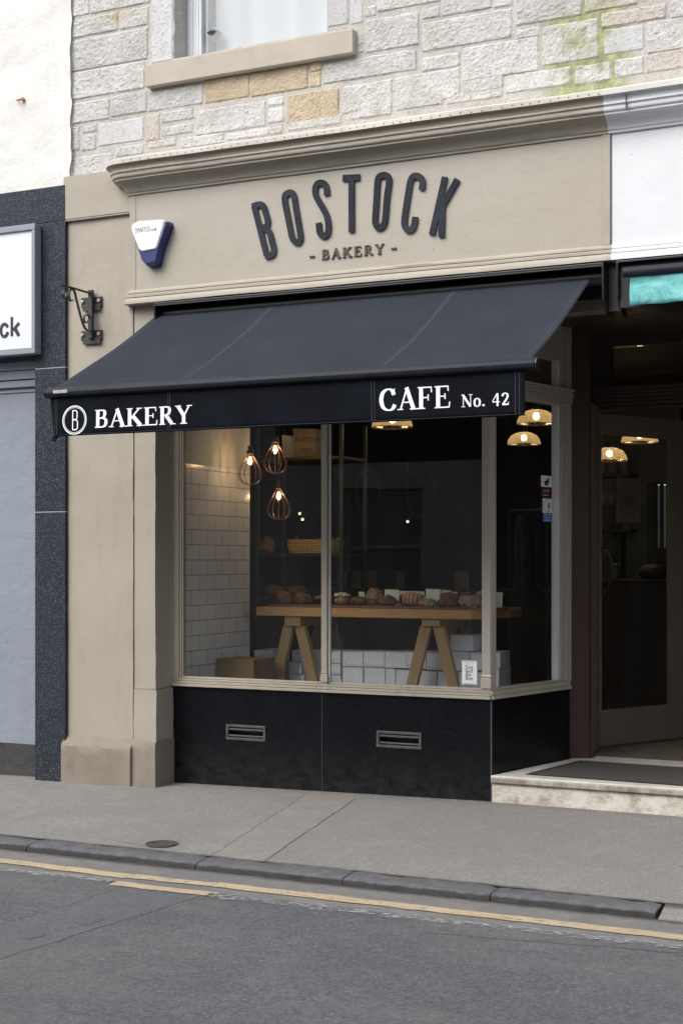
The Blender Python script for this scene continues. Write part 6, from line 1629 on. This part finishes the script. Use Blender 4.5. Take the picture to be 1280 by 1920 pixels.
A, B_, z0, z1 = quad_on_return(1017, 1034, 963, 979, 'ink_blue', S2, 'blue_band', .0008)
mb = MB()
for k in range(3): ribbon(mb, [Vector((w_*.15, .012+.016*k)), Vector((w_*.85, .012+.016*k))], .004, A+UZ*z0, RU3, UZ, RN3, .0008+.0001*k)
finish('fine_print', mb, 'paper_white', S2)

# small accent lamps deep inside
for k, (px, py, dep, lb) in enumerate(((562, 963, 13, 'tiny bright spotlight deep inside above the basket'), (567, 974, 13, 'second tiny bright spotlight just below the first above the basket'), (764, 978, 13.5, 'tiny bright light between the two mirrors'), (1275, 687, 12.5, 'tiny bright light seen in the fanlight over the door'))):
    c_ = PZ(px, py, dep); E = empty('spotlight', c_, lb, 'spotlight', 'tiny spotlights inside')
    mb = MB(); mb.lathe(c_, [(.0005, .012), (.012, .006), (.013, -.006), (.0005, -.012)], 12); finish('lamp_glass', mb, 'spark', E)
    mb = MB(); mb.lathe(c_, [(.0005, .06), (.02, .055), (.022, .014), (.0005, .0135)], 12); mb.tube([(c_.x, c_.y, c_.z+.055), (c_.x, c_.y, CZ)], .004, 6); finish('lamp_body', mb, 'iron', E)

# ------------------------------------------------------------------ street opposite (seen only as reflections in the glass)
OB = empty('opposite_building', (-2, -12.0, -.1), 'pale stone terrace across the street, reflected faintly in the shop glass', 'building')
mb = MB(); YO = -12.0; wins = []
for fl, (z0, z1) in enumerate(((.7, 2.5), (3.8, 5.5))):
    for k in range(8): wins.append((-13+3.2*k, -11.7+3.2*k, z0, z1))
xs = sorted(set([w_[0] for w_ in wins]+[w_[1] for w_ in wins])); 
prev = -15
for k in range(8):
    a, b = -13+3.2*k, -11.7+3.2*k; mb.box(prev, a, YO-.4, YO, -.2, 6.3); prev = b
    for z0, z1 in ((-.2, .7), (2.5, 3.8), (5.5, 6.3)): mb.box(a, b, YO-.4, YO, z0, z1)
mb.box(prev, 14, YO-.4, YO, -.2, 6.3)
finish('wall', mb, 'opp_stone', OB)
mb = MB(); mb.slab([(-15.2, YO+.2, 6.301), (-15.2, YO-.3, 6.6), (-15.2, YO-4, 8.3), (-15.2, YO-4, 6.301)], (29.4, 0, 0)); finish('roof', mb, 'dark_base', OB)
for (a, b, z0, z1) in wins:
    mb = MB(); m_ = (a+b)/2; zm = (z0+z1)/2; f_ = .06
    mb.box(a, a+f_, YO-.2, YO-.12, z0, z1); mb.box(b-f_, b, YO-.2, YO-.12, z0, z1); mb.box(a+f_, b-f_, YO-.2, YO-.12, z0, z0+f_); mb.box(a+f_, b-f_, YO-.2, YO-.12, z1-f_, z1); mb.box(a+f_, b-f_, YO-.2, YO-.12, zm-.03, zm+.03)
    wf = finish('window', mb, 'opp_stone', OB); mb = MB(); mb.box(a+f_, b-f_, YO-.19, YO-.18, z0+f_, z1-f_); finish('pane', mb, 'opp_dark', wf)
